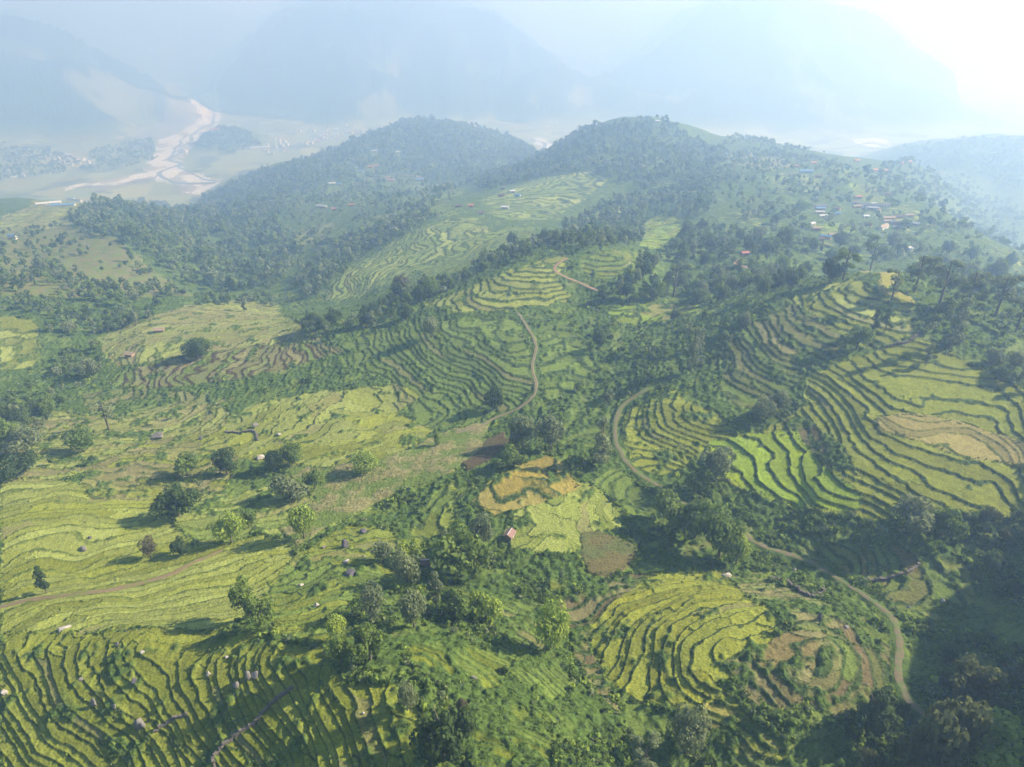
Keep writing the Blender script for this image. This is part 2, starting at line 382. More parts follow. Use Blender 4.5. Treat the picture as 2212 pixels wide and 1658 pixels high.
# ways: middle line, width, colour
WAYS = [
 ("dirt_road", [(1118,676),(1135,700),(1150,725),(1158,750),(1152,780),(1150,800),(1158,825),(1155,850),(1140,868),(1115,885),(1085,897),(1060,908),(1035,922),(985,935)], 1.45, 'road'),
 ("footpath", [(1290,628),(1255,612),(1225,600),(1203,588),(1200,575),(1225,558)], 2.0, 'red'),
 ("track", [(1400,838),(1350,872),(1332,905),(1330,950),(1345,985),(1375,1020),(1420,1050),(1480,1090),(1540,1120),(1600,1150),(1650,1180),(1740,1210),(1800,1245),(1850,1275),(1900,1310),(1930,1340),(1945,1400),(1940,1450),(1960,1510),(2000,1545)], 1.8, 'grass'),
 ("footpath", [(0,1312),(60,1297),(140,1287),(220,1277),(300,1262),(370,1240),(420,1215),(480,1190)], 1.7, 'brown'),
 ("footpath", [(1640,585),(1620,580),(1590,570),(1600,560)], 3.0, 'red'),
 ("footpath", [(770,395),(830,384),(880,380),(920,386)], 10.0, 'red'),
]
def resample(P, step):
    P = np.asarray(P, float)
    # Catmull-Rom through the picked points, then even steps
    Q_ = np.vstack([2 * P[0] - P[1], P, 2 * P[-1] - P[-2]])
    out = []
    for i in range(1, len(Q_) - 2):
        p0, p1, p2, p3 = Q_[i - 1], Q_[i], Q_[i + 1], Q_[i + 2]
        for t in np.linspace(0, 1, 24, endpoint=False):
            out.append(0.5 * ((2 * p1) + (-p0 + p2) * t + (2 * p0 - 5 * p1 + 4 * p2 - p3) * t * t + (-p0 + 3 * p1 - 3 * p2 + p3) * t ** 3))
    out.append(P[-1]); out = np.array(out)
    d = np.concatenate([[0], np.cumsum(np.hypot(*np.diff(out[:, :2], axis=0).T))])
    n = max(2, int(d[-1] / step))
    s = np.linspace(0, d[-1], n)
    return np.stack([np.interp(s, d, out[:, 0]), np.interp(s, d, out[:, 1])], 1)

def box_smooth(a, k):
    p = np.pad(a, k, mode='edge')
    c = np.cumsum(np.concatenate([[0], p]))
    return (c[2 * k + 1:] - c[:-2 * k - 1]) / (2 * k + 1)

WAY_LINES = []
for nm, uv, w, kind in WAYS:
    uv = np.array(uv, float)
    xy = pick(uv[:, 0], uv[:, 1])[:, :2]
    line = resample(xy, 1.0)
    hz = box_smooth(land_h(line[:, 0], line[:, 1]), 6)
    WAY_LINES.append((nm, line, hz, w, kind))

def way_level(x, y, z):
    """level the land along the ways; also the distance to the nearest way"""
    near = np.full(x.shape, 99.0)
    for nm, line, hz, w, kind in WAY_LINES:
        m = w * 2.2
        idx = np.nonzero((x > line[:, 0].min() - m) & (x < line[:, 0].max() + m) & (y > line[:, 1].min() - m) & (y < line[:, 1].max() + m))[0]
        for c0 in range(0, len(idx), 12000):
            ii = idx[c0:c0 + 12000]
            d2 = (x[ii][:, None] - line[None, :, 0]) ** 2 + (y[ii][:, None] - line[None, :, 1]) ** 2
            j = d2.argmin(1)
            d = np.sqrt(d2[np.arange(len(ii)), j])
            k = 1 - smooth(w * 0.55, w * 1.5, d)
            z[ii] = z[ii] * (1 - k) + (hz[j] - 0.05) * k
            near[ii] = np.minimum(near[ii], d - w * 0.5)
    return z, near

def hash01(a, b, c=0):
    h = np.sin(a * 127.1 + b * 311.7 + c * 74.7) * 43758.5453
    return h - np.floor(h)

def zones(wx, wy):
    zone = np.full(len(wx), -1, int); kind = np.zeros(len(wx), np.int8)
    for i, p in enumerate(PADS):
        m = inside(p[0], wx, wy); zone[m] = i; kind[m] = 1
    for i, p in enumerate(PLAIN):
        m = inside(p[0], wx, wy); zone[m] = i; kind[m] = 2
    return zone, kind

def ground(x, y, want_col=False):
    x = np.asarray(x, float).ravel(); y = np.asarray(y, float).ravel()
    n = len(x)
    z0 = land_h(x, y)
    # outlines wander a little
    wamp = np.clip(y * 0.006, 0.5, 14)
    wf = 1 / np.clip(y * 0.03, 4, 60)
    wx = x + wamp * perlin(x / 7.0, y / 7.0) * (y < 1700) + wamp * fbm(x, y, 1 / 38.0, 2, .5, 5)
    wy = y + wamp * perlin(x / 7.0 + 40, y / 7.0) * (y < 1700) + wamp * fbm(x, y, 1 / 38.0, 2, .5, 55)
    zone, kind = zones(wx, wy)
    z = z0.copy()
    col = np.empty((n, 3)) if want_col else None
    brush = np.zeros(n)                                   # height of loose growth
    n1 = fbm(x, y, 1 / 11.0, 3, .55, 21)
    n2 = perlin(x / 2.3, y / 2.3); n3 = perlin(x / 0.9 + 9, y / 0.9)
    big = fbm(x, y, 1 / 70.0, 3, .5, 77)
    far = smooth(1000, 3000, y)
    # open hillside
    base = kind == 0
    clump = np.clip(n1 * 0.9 + 0.35 * n2 + 0.15, 0, 1)
    brush[base] = (0.9 * clump + 0.25 * n3)[base]
    if want_col:
        g = smooth(-.35, .45, n1 + 0.5 * big)[:, None]
        col[:] = np.array(GRASS) * (1 - g) + np.array(SCRUB) * g
        dry = smooth(.1, .7, fbm(x, y, 1 / 26.0, 3, .5, 31))[:, None] * .35
        col[:] = col * (1 - dry) + np.array(STRAW) * .8 * dry
        flatv = (1 - smooth(10, 44, z0)) * (y > 1950)
        cell = hash01(np.floor((x + .35 * y + 50 * perlin(x / 320, y / 320)) / 92), np.floor((y - .3 * x) / 240))
        vf = np.array((.25, .30, .125)) * (0.75 + 0.5 * cell[:, None]) + np.array((.06, .02, -.02)) * (hash01(cell * 91, 3.1)[:, None] > .75)
        vt = smooth(.25, .5, fbm(x, y, 1 / 180.0, 3, .6, 61))[:, None] * .7
        vf = vf * (1 - vt) + np.array((.05, .085, .035)) * vt
        col[:] = col * (1 - flatv[:, None]) + vf * flatv[:, None]
        mt = (smooth(28, 80, z0) * smooth(3450, 4050, y))[:, None]
        mfo = np.array((.032, .055, .026)) * (0.8 + .5 * n1[:, None])
        mp = (smooth(.32, .5, fbm(x, y, 1 / 520.0, 4, .55, 91)) * (1 - smooth(120, 630, z0)) * .8)[:, None]
        mfo = mfo * (1 - mp) + np.array((.20, .23, .12)) * mp
        col[:] = col * (1 - mt) + mfo * mt
    # terraced fields; the open hillside too carries old grassed steps
    OPEN = (None, 1.25, GRASS, DULL, RISL, .30, .46, 26)
    for i, p in list(enumerate(PADS)) + [(-1, OPEN)]:
        idx = np.nonzero((kind == 1) & (zone == i))[0] if i >= 0 else np.nonzero((kind == 0) & (y < 1900) & (y > 60) & (z0 > 45))[0]
        if len(idx) == 0: continue
        _, step, ca, cb, cr, rf, over, plot = p
        X, Y, Z = x[idx], y[idx], z0[idx]
        kk = k_of(p[0]) if i >= 0 else 1.15
        step = step * kk; plot = plot * kk
        k_ = 1.8 * kk if kk > 1.02 else 1.0; wg = .6 if kk > 1.06 else .7 if cr == RISL else 1.0
        brk = 0.55 if (0 <= i < 5 or plot < 15) and kk < 1.12 else 0.0
        cw = (0.62 * X + 0.78 * Y) / 15.0 + 0.35 * perlin(X / 14, Y / 14) + 0.08 * perlin(X / 3, Y / 3)
        cc = np.floor(cw); cf = cw - cc
        off_ = brk * (hash01(cc, 3.0) * (1 - smooth(.94, 1.0, cf)) + hash01(cc + 1, 3.0) * smooth(.94, 1.0, cf))
        h = Z / step + off_ + 0.16 * np.sin(2.3 * Z / step + 2 * perlin(X / 40, Y / 40)) + wg * (0.36 * perlin(X / (9 * k_), Y / (9 * k_)) + 0.11 * perlin(X / (3.1 * kk), Y / (3.1 * kk)) + 0.5 * perlin(X / (24 * kk), Y / (24 * kk)))
        k = np.floor(h); f = h - k
        rfv = np.clip(rf + 0.10 * perlin(X / (6 * kk), Y / (6 * kk)), .08, .75)
        tr = np.clip(f / (1 - rfv), 0, 1)                  # 0 at the outer lip, 1 at the foot of the next bank
        ri = np.clip((f - (1 - rfv)) / rfv, 0, 1)
        ris = ri * ri * (3 - 2 * ri)
        lip = np.exp(-(tr / .10) ** 2) * (ri <= 0)
        z[idx] = step * (k + .5 * ris + 0.5 * tr - 0.5 - off_) - 0.5 * wg * step * perlin(X / (24 * kk), Y / (24 * kk)) + 0.16 * lip * np.minimum(step, 1.3)
        # plots along a terrace, parted by low banks
        ang = hash01(k, 1.7) * 1.0
        along = (Y * (0.85 + 0.15 * np.sin(ang)) + 0.55 * X) / plot + hash01(k, 5.3) * 7 + 0.15 * perlin(X / 5, Y / 5)
        pc = np.floor(along); pf = along - pc
        part = (np.minimum(pf, 1 - pf) * plot < 0.32 * kk * (1 + (Y > 350))) & (ri <= 0) & (hash01(k, pc, 9) > .45)
        z[idx] += 0.18 * part
        fuzz = 0.10 * n3[idx] + 0.10 * n2[idx]
        ov = smooth(.62 - over, .95 - over, n1[idx] * .5 + .5 + .12 * n2[idx]) * (over > 0.02)
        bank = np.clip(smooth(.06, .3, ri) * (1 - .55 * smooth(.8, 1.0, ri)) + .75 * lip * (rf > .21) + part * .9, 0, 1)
        brush[idx] = fuzz * (1 + 2 * bank) + ov * (.5 + .5 * n2[idx]) * 1.1 + bank * .12
        if want_col:
            hv = hash01(k, pc, 2.0)
            mixv = np.clip(hv * 1.2 - .1 + .25 * big[idx], 0, 1)[:, None]
            c = np.array(ca) * (1 - mixv) + np.array(cb) * mixv
            c = c * (0.80 + .38 * hash01(k, pc, 4.0))[:, None] * (1 + .13 * n2[idx] + .13 * n3[idx] + .10 * n1[idx])[:, None]
            har = (hash01(k, pc, 6.0) > .95) & (rf < .42)
            c[har] = c[har] * .4 + np.array(STRAW) * .6
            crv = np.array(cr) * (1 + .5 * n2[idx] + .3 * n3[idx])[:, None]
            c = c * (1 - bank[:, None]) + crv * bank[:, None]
            if i < 0: c = c * .45 + col[idx] * .55
            so = np.array(SCRUB) * (1 + .5 * n3[idx])[:, None]
            c = c * (1 - ov[:, None]) + so * ov[:, None]
            col[idx] = c
    for i, p in enumerate(PLAIN):
        idx = np.nonzero((kind == 2) & (zone == i))[0]
        if len(idx) == 0: continue
        _, ca, cb, rough = p
        brush[idx] = rough * (np.clip(n1[idx] + .3 * n2[idx], -.2, 1) * .8 + .4 * n3[idx])
        if want_col:
            m = smooth(-.4, .5, n1[idx] + .3 * n2[idx])[:, None]
            col[idx] = (np.array(ca) * (1 - m) + np.array(cb) * m) * (1 + .2 * n2[idx] + .15 * n3[idx])[:, None]
    z = z + brush * (1 - far * .6)
    z, near = way_level(x, y, z)
    # far woods stand up as a rough canopy
    wood = smooth(28, 80, z0) * smooth(3450, 4050, y)
    z = z + wood * (np.abs(fbm(x, y, 1 / 34.0, 2, .6, 41)) * 9)
    if want_col:
        for p in FLOOD + POND:
            m = inside(p[0], x + 14 * n1 + 28 * perlin(x / 120, y / 120), y + 20 * n1 + 50 * perlin(x / 120 + 7, y / 120))
            br = fbm(x[m] * 1.0 + y[m] * .25, y[m] * .45, 1 / 110.0, 3, .6, 17)
            w_ = (smooth(.1, .35, br) * .7)[:, None]
            col[m] = (np.array(p[1]) * (1 - w_) + np.array((.22, .21, .14)) * w_) * (1 + .2 * n1[m] + .15 * n2[m])[:, None]
        return z, np.clip(col, .004, .9), brush, kind, near
    return z

def ground_pts(uv):
    uv = np.array(uv, float)
    q = pick(uv[:, 0], uv[:, 1])
    q[:, 2] = ground(q[:, 0], q[:, 1])
    return q

# ------------------------------------------------------------------ materials
def new_mat(name):
    m = bpy.data.materials.new(name); m.use_nodes = True
    return m, m.node_tree, m.node_tree.nodes['Principled BSDF']

def mat_plain(name, col, rough=.8, noise=.0, scale=1.0, spec=.2, metal=0.0):
    m, nt, b = new_mat(name)
    b.inputs['Roughness'].default_value = rough
    b.inputs['Specular IOR Level'].default_value = spec
    b.inputs['Metallic'].default_value = metal
    b.inputs['Base Color'].default_value = (*col, 1)
    if noise:
        tc = nt.nodes.new('ShaderNodeTexCoord')
        nz = nt.nodes.new('ShaderNodeTexNoise'); nz.inputs['Scale'].default_value = scale; nz.inputs['Detail'].default_value = 4
        mp = nt.nodes.new('ShaderNodeMapRange'); mp.inputs['To Min'].default_value = 1 - noise; mp.inputs['To Max'].default_value = 1 + noise
        mx = nt.nodes.new('ShaderNodeMix'); mx.data_type = 'RGBA'; mx.blend_type = 'MULTIPLY'; mx.inputs['Factor'].default_value = 1
        nt.links.new(tc.outputs['Object'], nz.inputs['Vector']); nt.links.new(nz.outputs['Fac'], mp.inputs['Value'])
        mx.inputs['A'].default_value = (*col, 1)
        nt.links.new(mp.outputs['Result'], mx.inputs['B']); nt.links.new(mx.outputs['Result'], b.inputs['Base Color'])
    return m

def mat_land():
    m, nt, b = new_mat("land")
    at = nt.nodes.new('ShaderNodeAttribute'); at.attribute_name = 'land_colour'
    geo = nt.nodes.new('ShaderNodeNewGeometry')
    nz = nt.nodes.new('ShaderNodeTexNoise'); nz.inputs['Scale'].default_value = 1.7; nz.inputs['Detail'].default_value = 6; nz.inputs['Roughness'].default_value = .7
    mp = nt.nodes.new('ShaderNodeMapRange'); mp.inputs['From Min'].default_value = .3; mp.inputs['From Max'].default_value = .7
    mp.inputs['To Min'].default_value = .6; mp.inputs['To Max'].default_value = 1.4
    mx = nt.nodes.new('ShaderNodeMix'); mx.data_type = 'RGBA'; mx.blend_type = 'MULTIPLY'; mx.inputs['Factor'].default_value = 1
    nt.links.new(geo.outputs['Position'], nz.inputs['Vector']); nt.links.new(nz.outputs['Fac'], mp.inputs['Value'])
    nt.links.new(at.outputs['Color'], mx.inputs['A']); nt.links.new(mp.outputs['Result'], mx.inputs['B'])
    nt.links.new(mx.outputs['Result'], b.inputs['Base Color'])
    bp = nt.nodes.new('ShaderNodeBump'); bp.inputs['Strength'].default_value = .85; bp.inputs['Distance'].default_value = .5
    nt.links.new(nz.outputs['Fac'], bp.inputs['Height']); nt.links.new(bp.outputs['Normal'], b.inputs['Normal'])
    b.inputs['Roughness'].default_value = .95; b.inputs['Specular IOR Level'].default_value = .08
    return m

def mat_leaf(name, col, trans=.42, var=.25):
    m, nt, b = new_mat(name)
    nt.nodes.remove(b)
    out = nt.nodes['Material Output']
    geo = nt.nodes.new('ShaderNodeNewGeometry')
    oi = nt.nodes.new('ShaderNodeObjectInfo')
    nz = nt.nodes.new('ShaderNodeTexNoise'); nz.inputs['Scale'].default_value = .35; nz.inputs['Detail'].default_value = 3
    nt.links.new(geo.outputs['Position'], nz.inputs['Vector'])
    ad = nt.nodes.new('ShaderNodeMath'); ad.operation = 'ADD'
    nt.links.new(nz.outputs['Fac'], ad.inputs[0]); nt.links.new(geo.outputs['Random Per Island'], ad.inputs[1])
    ad2 = nt.nodes.new('ShaderNodeMath'); ad2.operation = 'ADD'
    nt.links.new(ad.outputs[0], ad2.inputs[0]); nt.links.new(oi.outputs['Random'], ad2.inputs[1])
    mp = nt.nodes.new('ShaderNodeMapRange'); mp.inputs['From Min'].default_value = .4; mp.inputs['From Max'].default_value = 2.1
    nt.links.new(ad2.outputs[0], mp.inputs['Value'])
    mx = nt.nodes.new('ShaderNodeMix'); mx.data_type = 'RGBA'
    mx.inputs['A'].default_value = (col[0] * (1 - var), col[1] * (1 - var * .8), col[2] * (1 - var * .5), 1)
    mx.inputs['B'].default_value = (col[0] * (1 + 1.6 * var), col[1] * (1 + 1.2 * var), col[2] * (1 + var), 1)
    nt.links.new(mp.outputs['Result'], mx.inputs['Factor'])
    d = nt.nodes.new('ShaderNodeBsdfDiffuse'); t = nt.nodes.new('ShaderNodeBsdfTranslucent'); s = nt.nodes.new('ShaderNodeMixShader')
    s.inputs[0].default_value = trans
    nt.links.new(mx.outputs['Result'], d.inputs['Color']); nt.links.new(mx.outputs['Result'], t.inputs['Color'])
    nt.links.new(d.outputs[0], s.inputs[1]); nt.links.new(t.outputs[0], s.inputs[2])
    nt.links.new(s.outputs[0], out.inputs['Surface'])
    return m

M_LAND = mat_land()
LEAF = {
 'mid': mat_leaf("leaf_green", (.15, .225, .055)), 'lime': mat_leaf("leaf_lime", (.27, .37, .07)), 'grey': mat_leaf("leaf_grey_green", (.19, .24, .12)),
 'dark': mat_leaf("leaf_dark", (.07, .115, .04)), 'olive': mat_leaf("leaf_olive", (.12, .145, .055)), 'wood': mat_leaf("leaf_wood", (.115, .17, .06)),
 'shrub': mat_leaf("leaf_shrub", (.14, .22, .05)), 'rust': mat_leaf("leaf_rust", (.12, .12, .07)),
}
M_BARK = mat_plain("bark", (.13, .11, .085), .95, .3, 3.0)

# ------------------------------------------------------------------ mesh helpers
def mesh_np(name, verts, faces, mats=(), face_mat=None, smooth_shade=False):
    """verts (n,3); faces (m,3) or (m,4)"""
    me = bpy.data.meshes.new(name)
    verts = np.asarray(verts, np.float32); faces = np.asarray(faces, np.int32)
    k = faces.shape[1]
    me.vertices.add(len(verts)); me.vertices.foreach_set('co', verts.ravel())
    me.loops.add(faces.size); me.loops.foreach_set('vertex_index', faces.ravel())
    me.polygons.add(len(faces))
    me.polygons.foreach_set('loop_start', np.arange(0, faces.size, k, dtype=np.int32))
    if face_mat is not None: me.polygons.foreach_set('material_index', np.asarray(face_mat, np.int32))
    me.polygons.foreach_set('use_smooth', np.full(len(faces), smooth_shade, bool))
    for m in mats: me.materials.append(m)
    me.update(calc_edges=True)
    return me

def add(name, mesh, parent=None, loc=(0, 0, 0)):
    o = bpy.data.objects.new(name, mesh); C.objects.link(o)
    o.location = loc
    if parent is not None: o.parent = parent
    return o

def tag(o, label=None, cat=None, group=None, kind=None):
    if label: o['label'] = label
    if cat: o['category'] = cat
    if group: o['group'] = group
    if kind: o['kind'] = kind
    return o

# ------------------------------------------------------------------ the land: one sheet, cut where hillside, valley floor and mountains meet
def build_land():
    s_in = np.linspace(-1.12, 1.12, 1340)
    k = np.linspace(0, 1, 46)[1:]
    skirt = 1.12 + 1.8 * k ** 1.7
    s = np.concatenate([-skirt[::-1], s_in, skirt])
    t = np.concatenate([np.linspace(-250, 80, 46)[:-1],
                        np.exp(np.arange(math.log(80), math.log(900), .0021)),
                        np.exp(np.arange(math.log(900), math.log(4000), .0042)),
                        np.exp(np.arange(math.log(4000), math.log(16000), .0085))])
    Y = np.repeat(t, len(s)); X = (half_w(t)[:, None] * s[None, :]).ravel()
    z = np.empty(len(X)); col = np.empty((len(X), 3))
    CH = 260000
    for a in range(0, len(X), CH):
        z[a:a + CH], col[a:a + CH], _, _, _ = ground(X[a:a + CH], Y[a:a + CH], True)
    nS, nT = len(s), len(t)
    i = np.arange(nT - 1)[:, None] * nS + np.arange(nS - 1)[None, :]
    quads = np.stack([i, i + 1, i + 1 + nS, i + nS], -1).reshape(-1, 4)
    V = np.stack([X, Y, z], 1)
    cy = Y[quads].mean(1); cz = z[quads].mean(1)
    cls = np.zeros(len(quads), int)
    cls[(cz < 11) & (cy > 1875)] = 1
    cls[(cz >= 11) & (cy > 3495) & ~((cy < 4050) & (np.abs(X[quads].mean(1) + 1387) < 390))] = 2
    for c, nm in enumerate(("hillside", "valley_floor", "mountains")):
        q = quads[cls == c]
        used, inv = np.unique(q.ravel(), return_inverse=True)
        me = mesh_np(nm, V[used], inv.reshape(-1, 4), [M_LAND], None, True)
        ca = me.attributes.new('land_colour', 'FLOAT_COLOR', 'POINT')
        rgba = np.ones((len(used), 4), np.float32); rgba[:, :3] = col[used]
        ca.data.foreach_set('color', rgba.ravel())
        tag(add(nm, me), {'hillside': "terraced green hillsides with rice fields, scrub and ridges", 'valley_floor': "flat hazy valley floor with pale fields and gravel",
                          'mountains': "steep wooded mountains fading into blue haze"}[nm], nm.replace('_', ' '), None, 'structure')
build_land()

# ------------------------------------------------------------------ materials and sites of the houses
M_WHITE = mat_plain("white_plaster", (.66, .64, .59), .85, .08, .8)
M_OCHRE = mat_plain("ochre_plaster", (.46, .31, .19), .9, .12, .8)
M_MUD = mat_plain("mud_wall", (.30, .22, .15), .95, .2, .8)
M_BLUEW = mat_plain("pale_blue_plaster", (.42, .56, .70), .85, .08, .8)
M_STONEW = mat_plain("stone_wall", (.30, .28, .25), .95, .35, 2.5)
ROOF = {'blue': mat_plain("roof_blue_tin", (.15, .29, .50), .45, .12, 1.5, .4), 'slate': mat_plain("roof_slate", (.16, .155, .16), .8, .25, 2),
        'grey': mat_plain("roof_grey_tin", (.42, .42, .42), .5, .2, 1.5, .4), 'tan': mat_plain("roof_thatch", (.36, .28, .19), .95, .25, 2),
        'red': mat_plain("roof_red_tin", (.42, .16, .12), .6, .2, 1.5, .3), 'brown': mat_plain("roof_brown", (.15, .10, .075), .85, .2, 2),
        'white': mat_plain("roof_white", (.62, .62, .61), .6, .1, 1.5, .3), 'orange': mat_plain("roof_orange_tile", (.55, .24, .12), .8, .2, 2)}
M_DARKW = mat_plain("window_dark", (.03, .03, .035), .3)
M_WOOD = mat_plain("wood_plank", (.20, .12, .07), .8, .25, 4)

VILLAGE = [   # place on a close view of the village, width, roof, wall, turn, label
 ((400,315),150,'slate',M_OCHRE,.0,"long dark-roofed house at the upper left of the ridge village"),
 ((395,355),110,'blue',M_MUD,.0,"blue-roofed lean-to in front of the long dark house of the village"),
 ((380,425),120,'grey',M_OCHRE,.1,"grey-roofed house below the blue lean-to in the village"),
 ((440,475),100,'white',M_WHITE,.1,"low white house at the top edge of the light green plot"),
 ((668,430),55,'blue',M_BLUEW,-.3,"small pale blue house in the middle of the village trees"),
 ((668,350),75,'tan',M_OCHRE,-.9,"narrow tan house just above the small pale blue one"),
 ((960,262),80,'tan',M_WHITE,-.5,"tan-roofed house at the top of the village yard"),
 ((975,320),110,'tan',M_OCHRE,.2,"ochre house beside the big thatched stack in the upper village"),
 ((1150,300),170,'slate',M_WHITE,-.3,"long slate-roofed house in the upper middle of the village"),
 ((1252,278),60,'white',M_WHITE,.2,"tiny white-roofed house between the two long slate roofs"),
 ((1385,298),170,'slate',M_WHITE,-.25,"long slate-roofed house with a row of pale windows, upper right of the village"),
 ((1230,350),120,'grey',M_STONEW,-.3,"grey-roofed byre below the long slate roofs"),
 ((1325,385),80,'brown',M_WHITE,.9,"house showing a bright white gable below the long slate roofs"),
 ((1000,170),85,'red',M_MUD,.0,"rusty red-roofed house at the upper edge of the village woods"),
 ((1465,130),85,'brown',M_OCHRE,-.2,"highest house of the village, beside the upper green field"),
 ((1125,470),68,'white',M_WHITE,.1,"small square white house alone in the middle of the village"),
 ((1475,505),160,'tan',M_OCHRE,.1,"wide tan-roofed house at the top of the right-hand cluster"),
 ((1455,555),95,'tan',M_WHITE,.1,"tan-roofed house in front of the wide one in the right-hand cluster"),
 ((1395,650),200,'tan',M_WHITE,.75,"longest tan-roofed row house of the village with a pale front"),
 ((1575,590),120,'slate',M_MUD,-.1,"dark-roofed house right of the long row house"),
 ((1620,645),80,'grey',M_BLUEW,-.3,"bluish white house at the lower right of the cluster"),
 ((1655,480),95,'brown',M_OCHRE,.0,"brown-roofed house at the upper right of the cluster"),
 ((1805,470),115,'tan',M_WHITE,.2,"tan house at the right end of the village row"),
 ((1890,600),110,'grey',M_STONEW,-.6,"grey metal shed at the far right of the village"),
 ((1160,615),80,'brown',M_MUD,-.7,"brown hut left of the long row house"),
 ((268,600),68,'white',M_WHITE,.5,"white house at the lower left corner of the light green plot"),
 ((330,680),105,'tan',M_MUD,.0,"tan-roofed house above the bright blue roof"),
 ((480,815),125,'blue',M_OCHRE,-.6,"bright blue-roofed house at the lower left of the village"),
 ((605,775),130,'tan',M_STONEW,.1,"thatched house right of the bright blue roof"),
 ((385,850),100,'brown',M_MUD,.0,"brown-roofed shed left of the bright blue roof"),
 ((1812,1010),65,'white',M_WHITE,.5,"lone white-roofed hut on the slope below the village"),
]
HAMLETS = [  # u, v, width, roof, wall, turn, label
 (1107,415,11,'white',M_WHITE,.2,"white house of the hamlet on the far terraced slope"),
 (1118,424,12,'blue',M_BLUEW,-.3,"blue-roofed house of the hamlet on the far terraced slope"),
 (1083,424,13,'brown',M_MUD,.0,"brown house left of the blue roof on the far terraced slope"),
 (1086,408,9,'slate',M_STONEW,.0,"small dark shed above the hamlet on the far terraced slope"),
 (1091,450,16,'white',M_WHITE,-.15,"long low white shed below the hamlet on the far terraced slope"),
 (1039,462,15,'brown',M_WHITE,.1,"white-walled farmhouse at the lower end of the far hamlet"),
 (1017,446,11,'red',M_OCHRE,.2,"small red-roofed house above the lower farmhouse of the far hamlet"),
 (991,447,13,'brown',M_MUD,.0,"brown farmhouse at the left end of the far hamlet"),
 (844,391,14,'red',M_OCHRE,.1,"reddish house beside the red earth road on the far hill"),
 (907,389,16,'blue',M_WHITE,.0,"long blue-roofed building beside the red earth road on the far hill"),
 (779,372,12,'blue',M_WHITE,.1,"white and blue house among trees on the far hill"),
 (800,362,10,'orange',M_OCHRE,.0,"orange-roofed house above the white and blue one on the far hill"),
 (812,360,8,'orange',M_OCHRE,.3,"smaller orange-roofed house on the wooded shoulder of the far hill"),
 (860,330,8,'white',M_WHITE,.2,"pale hut high on the wooded shoulder of the far hill"),
 (810,328,12,'white',M_WHITE,.0,"long whitish roof high in the woods of the far hill"),
 (760,444,12,'orange',M_OCHRE,.0,"orange-roofed house low on the far hill's fields"),
 (718,398,13,'white',M_WHITE,.3,"white-gabled house at the left of the far hill's fields"),
 (733,399,10,'blue',M_BLUEW,.1,"blue-roofed house right of the white-gabled one"),
 (695,447,22,'grey',M_STONEW,-.3,"long grey shed on the left shoulder of the far hill"),
 (722,453,10,'orange',M_OCHRE,.2,"orange-roofed house right of the long grey shed"),
 (28,516,14,'blue',M_WHITE,-.1,"two-storey white house with a blue roof on the left hillside"),
 (1741,372,24,'blue',M_BLUEW,-.1,"long blue-roofed building on the brow above the village"),
 (1768,383,12,'brown',M_MUD,.0,"brown house right of the long blue building on the brow"),
 (1682,312,10,'white',M_WHITE,.2,"white house among the ridge-top trees"),
 (1762,325,10,'orange',M_OCHRE,.1,"orange house on the far shoulder of the ridge"),
 (1756,318,8,'blue',M_BLUEW,.1,"pale blue house above the orange one on the far shoulder"),
 (1867,337,13,'tan',M_WHITE,.0,"pale house on the bare orange knoll at the end of the ridge"),
 (1757,354,11,'orange',M_OCHRE,.1,"orange-roofed farm below the ridge-top trees"),
 (1720,361,9,'red',M_OCHRE,.0,"small reddish house beside the pale clearing"),
 (1420,264,8,'white',M_WHITE,.0,"tiny white house on the very top of the big hill"),
 (1608,552,12,'red',M_MUD,.2,"reddish hut in the central wood behind the near ridge"),
 (1962,541,7,'white',M_WHITE,.4,"tiny white shed on the hazy slope under the village"),
]

# ------------------------------------------------------------------ ways as sheets laid on the levelled land
def mat_worn(name, bare, grass, share):
    """trodden earth with tufts of grass growing through"""
    m = mat_plain(name, bare, .95, .3, .9)
    nt = m.node_tree; b = nt.nodes['Principled BSDF']
    src = b.inputs['Base Color'].links[0].from_socket
    tc = nt.nodes.new('ShaderNodeTexCoord')
    nz = nt.nodes.new('ShaderNodeTexNoise'); nz.inputs['Scale'].default_value = .42; nz.inputs['Detail'].default_value = 5; nz.inputs['Roughness'].default_value = .7
    mp = nt.nodes.new('ShaderNodeMapRange'); mp.inputs['From Min'].default_value = .62 - .25 * share; mp.inputs['From Max'].default_value = .70 - .25 * share
    mx = nt.nodes.new('ShaderNodeMix'); mx.data_type = 'RGBA'; mx.inputs['B'].default_value = (*grass, 1)
    nt.links.new(tc.outputs['Object'], nz.inputs['Vector']); nt.links.new(nz.outputs['Fac'], mp.inputs['Value'])
    nt.links.new(mp.outputs['Result'], mx.inputs['Factor']); nt.links.new(src, mx.inputs['A']); nt.links.new(mx.outputs['Result'], b.inputs['Base Color'])
    return m
M_ROAD = mat_worn("road_earth", (.26, .20, .14), (.13, .15, .055), .30)
M_RED = mat_worn("red_earth", (.31, .19, .125), (.16, .16, .06), .28)
M_BROWN = mat_worn("brown_earth", (.20, .155, .085), (.15, .18, .04), .42)
M_TRACK = mat_worn("grassy_track", (.155, .130, .078), (.11, .15, .045), .55)
M_MID = mat_plain("road_grass", (.12, .14, .05), .95, .3, 1.0)
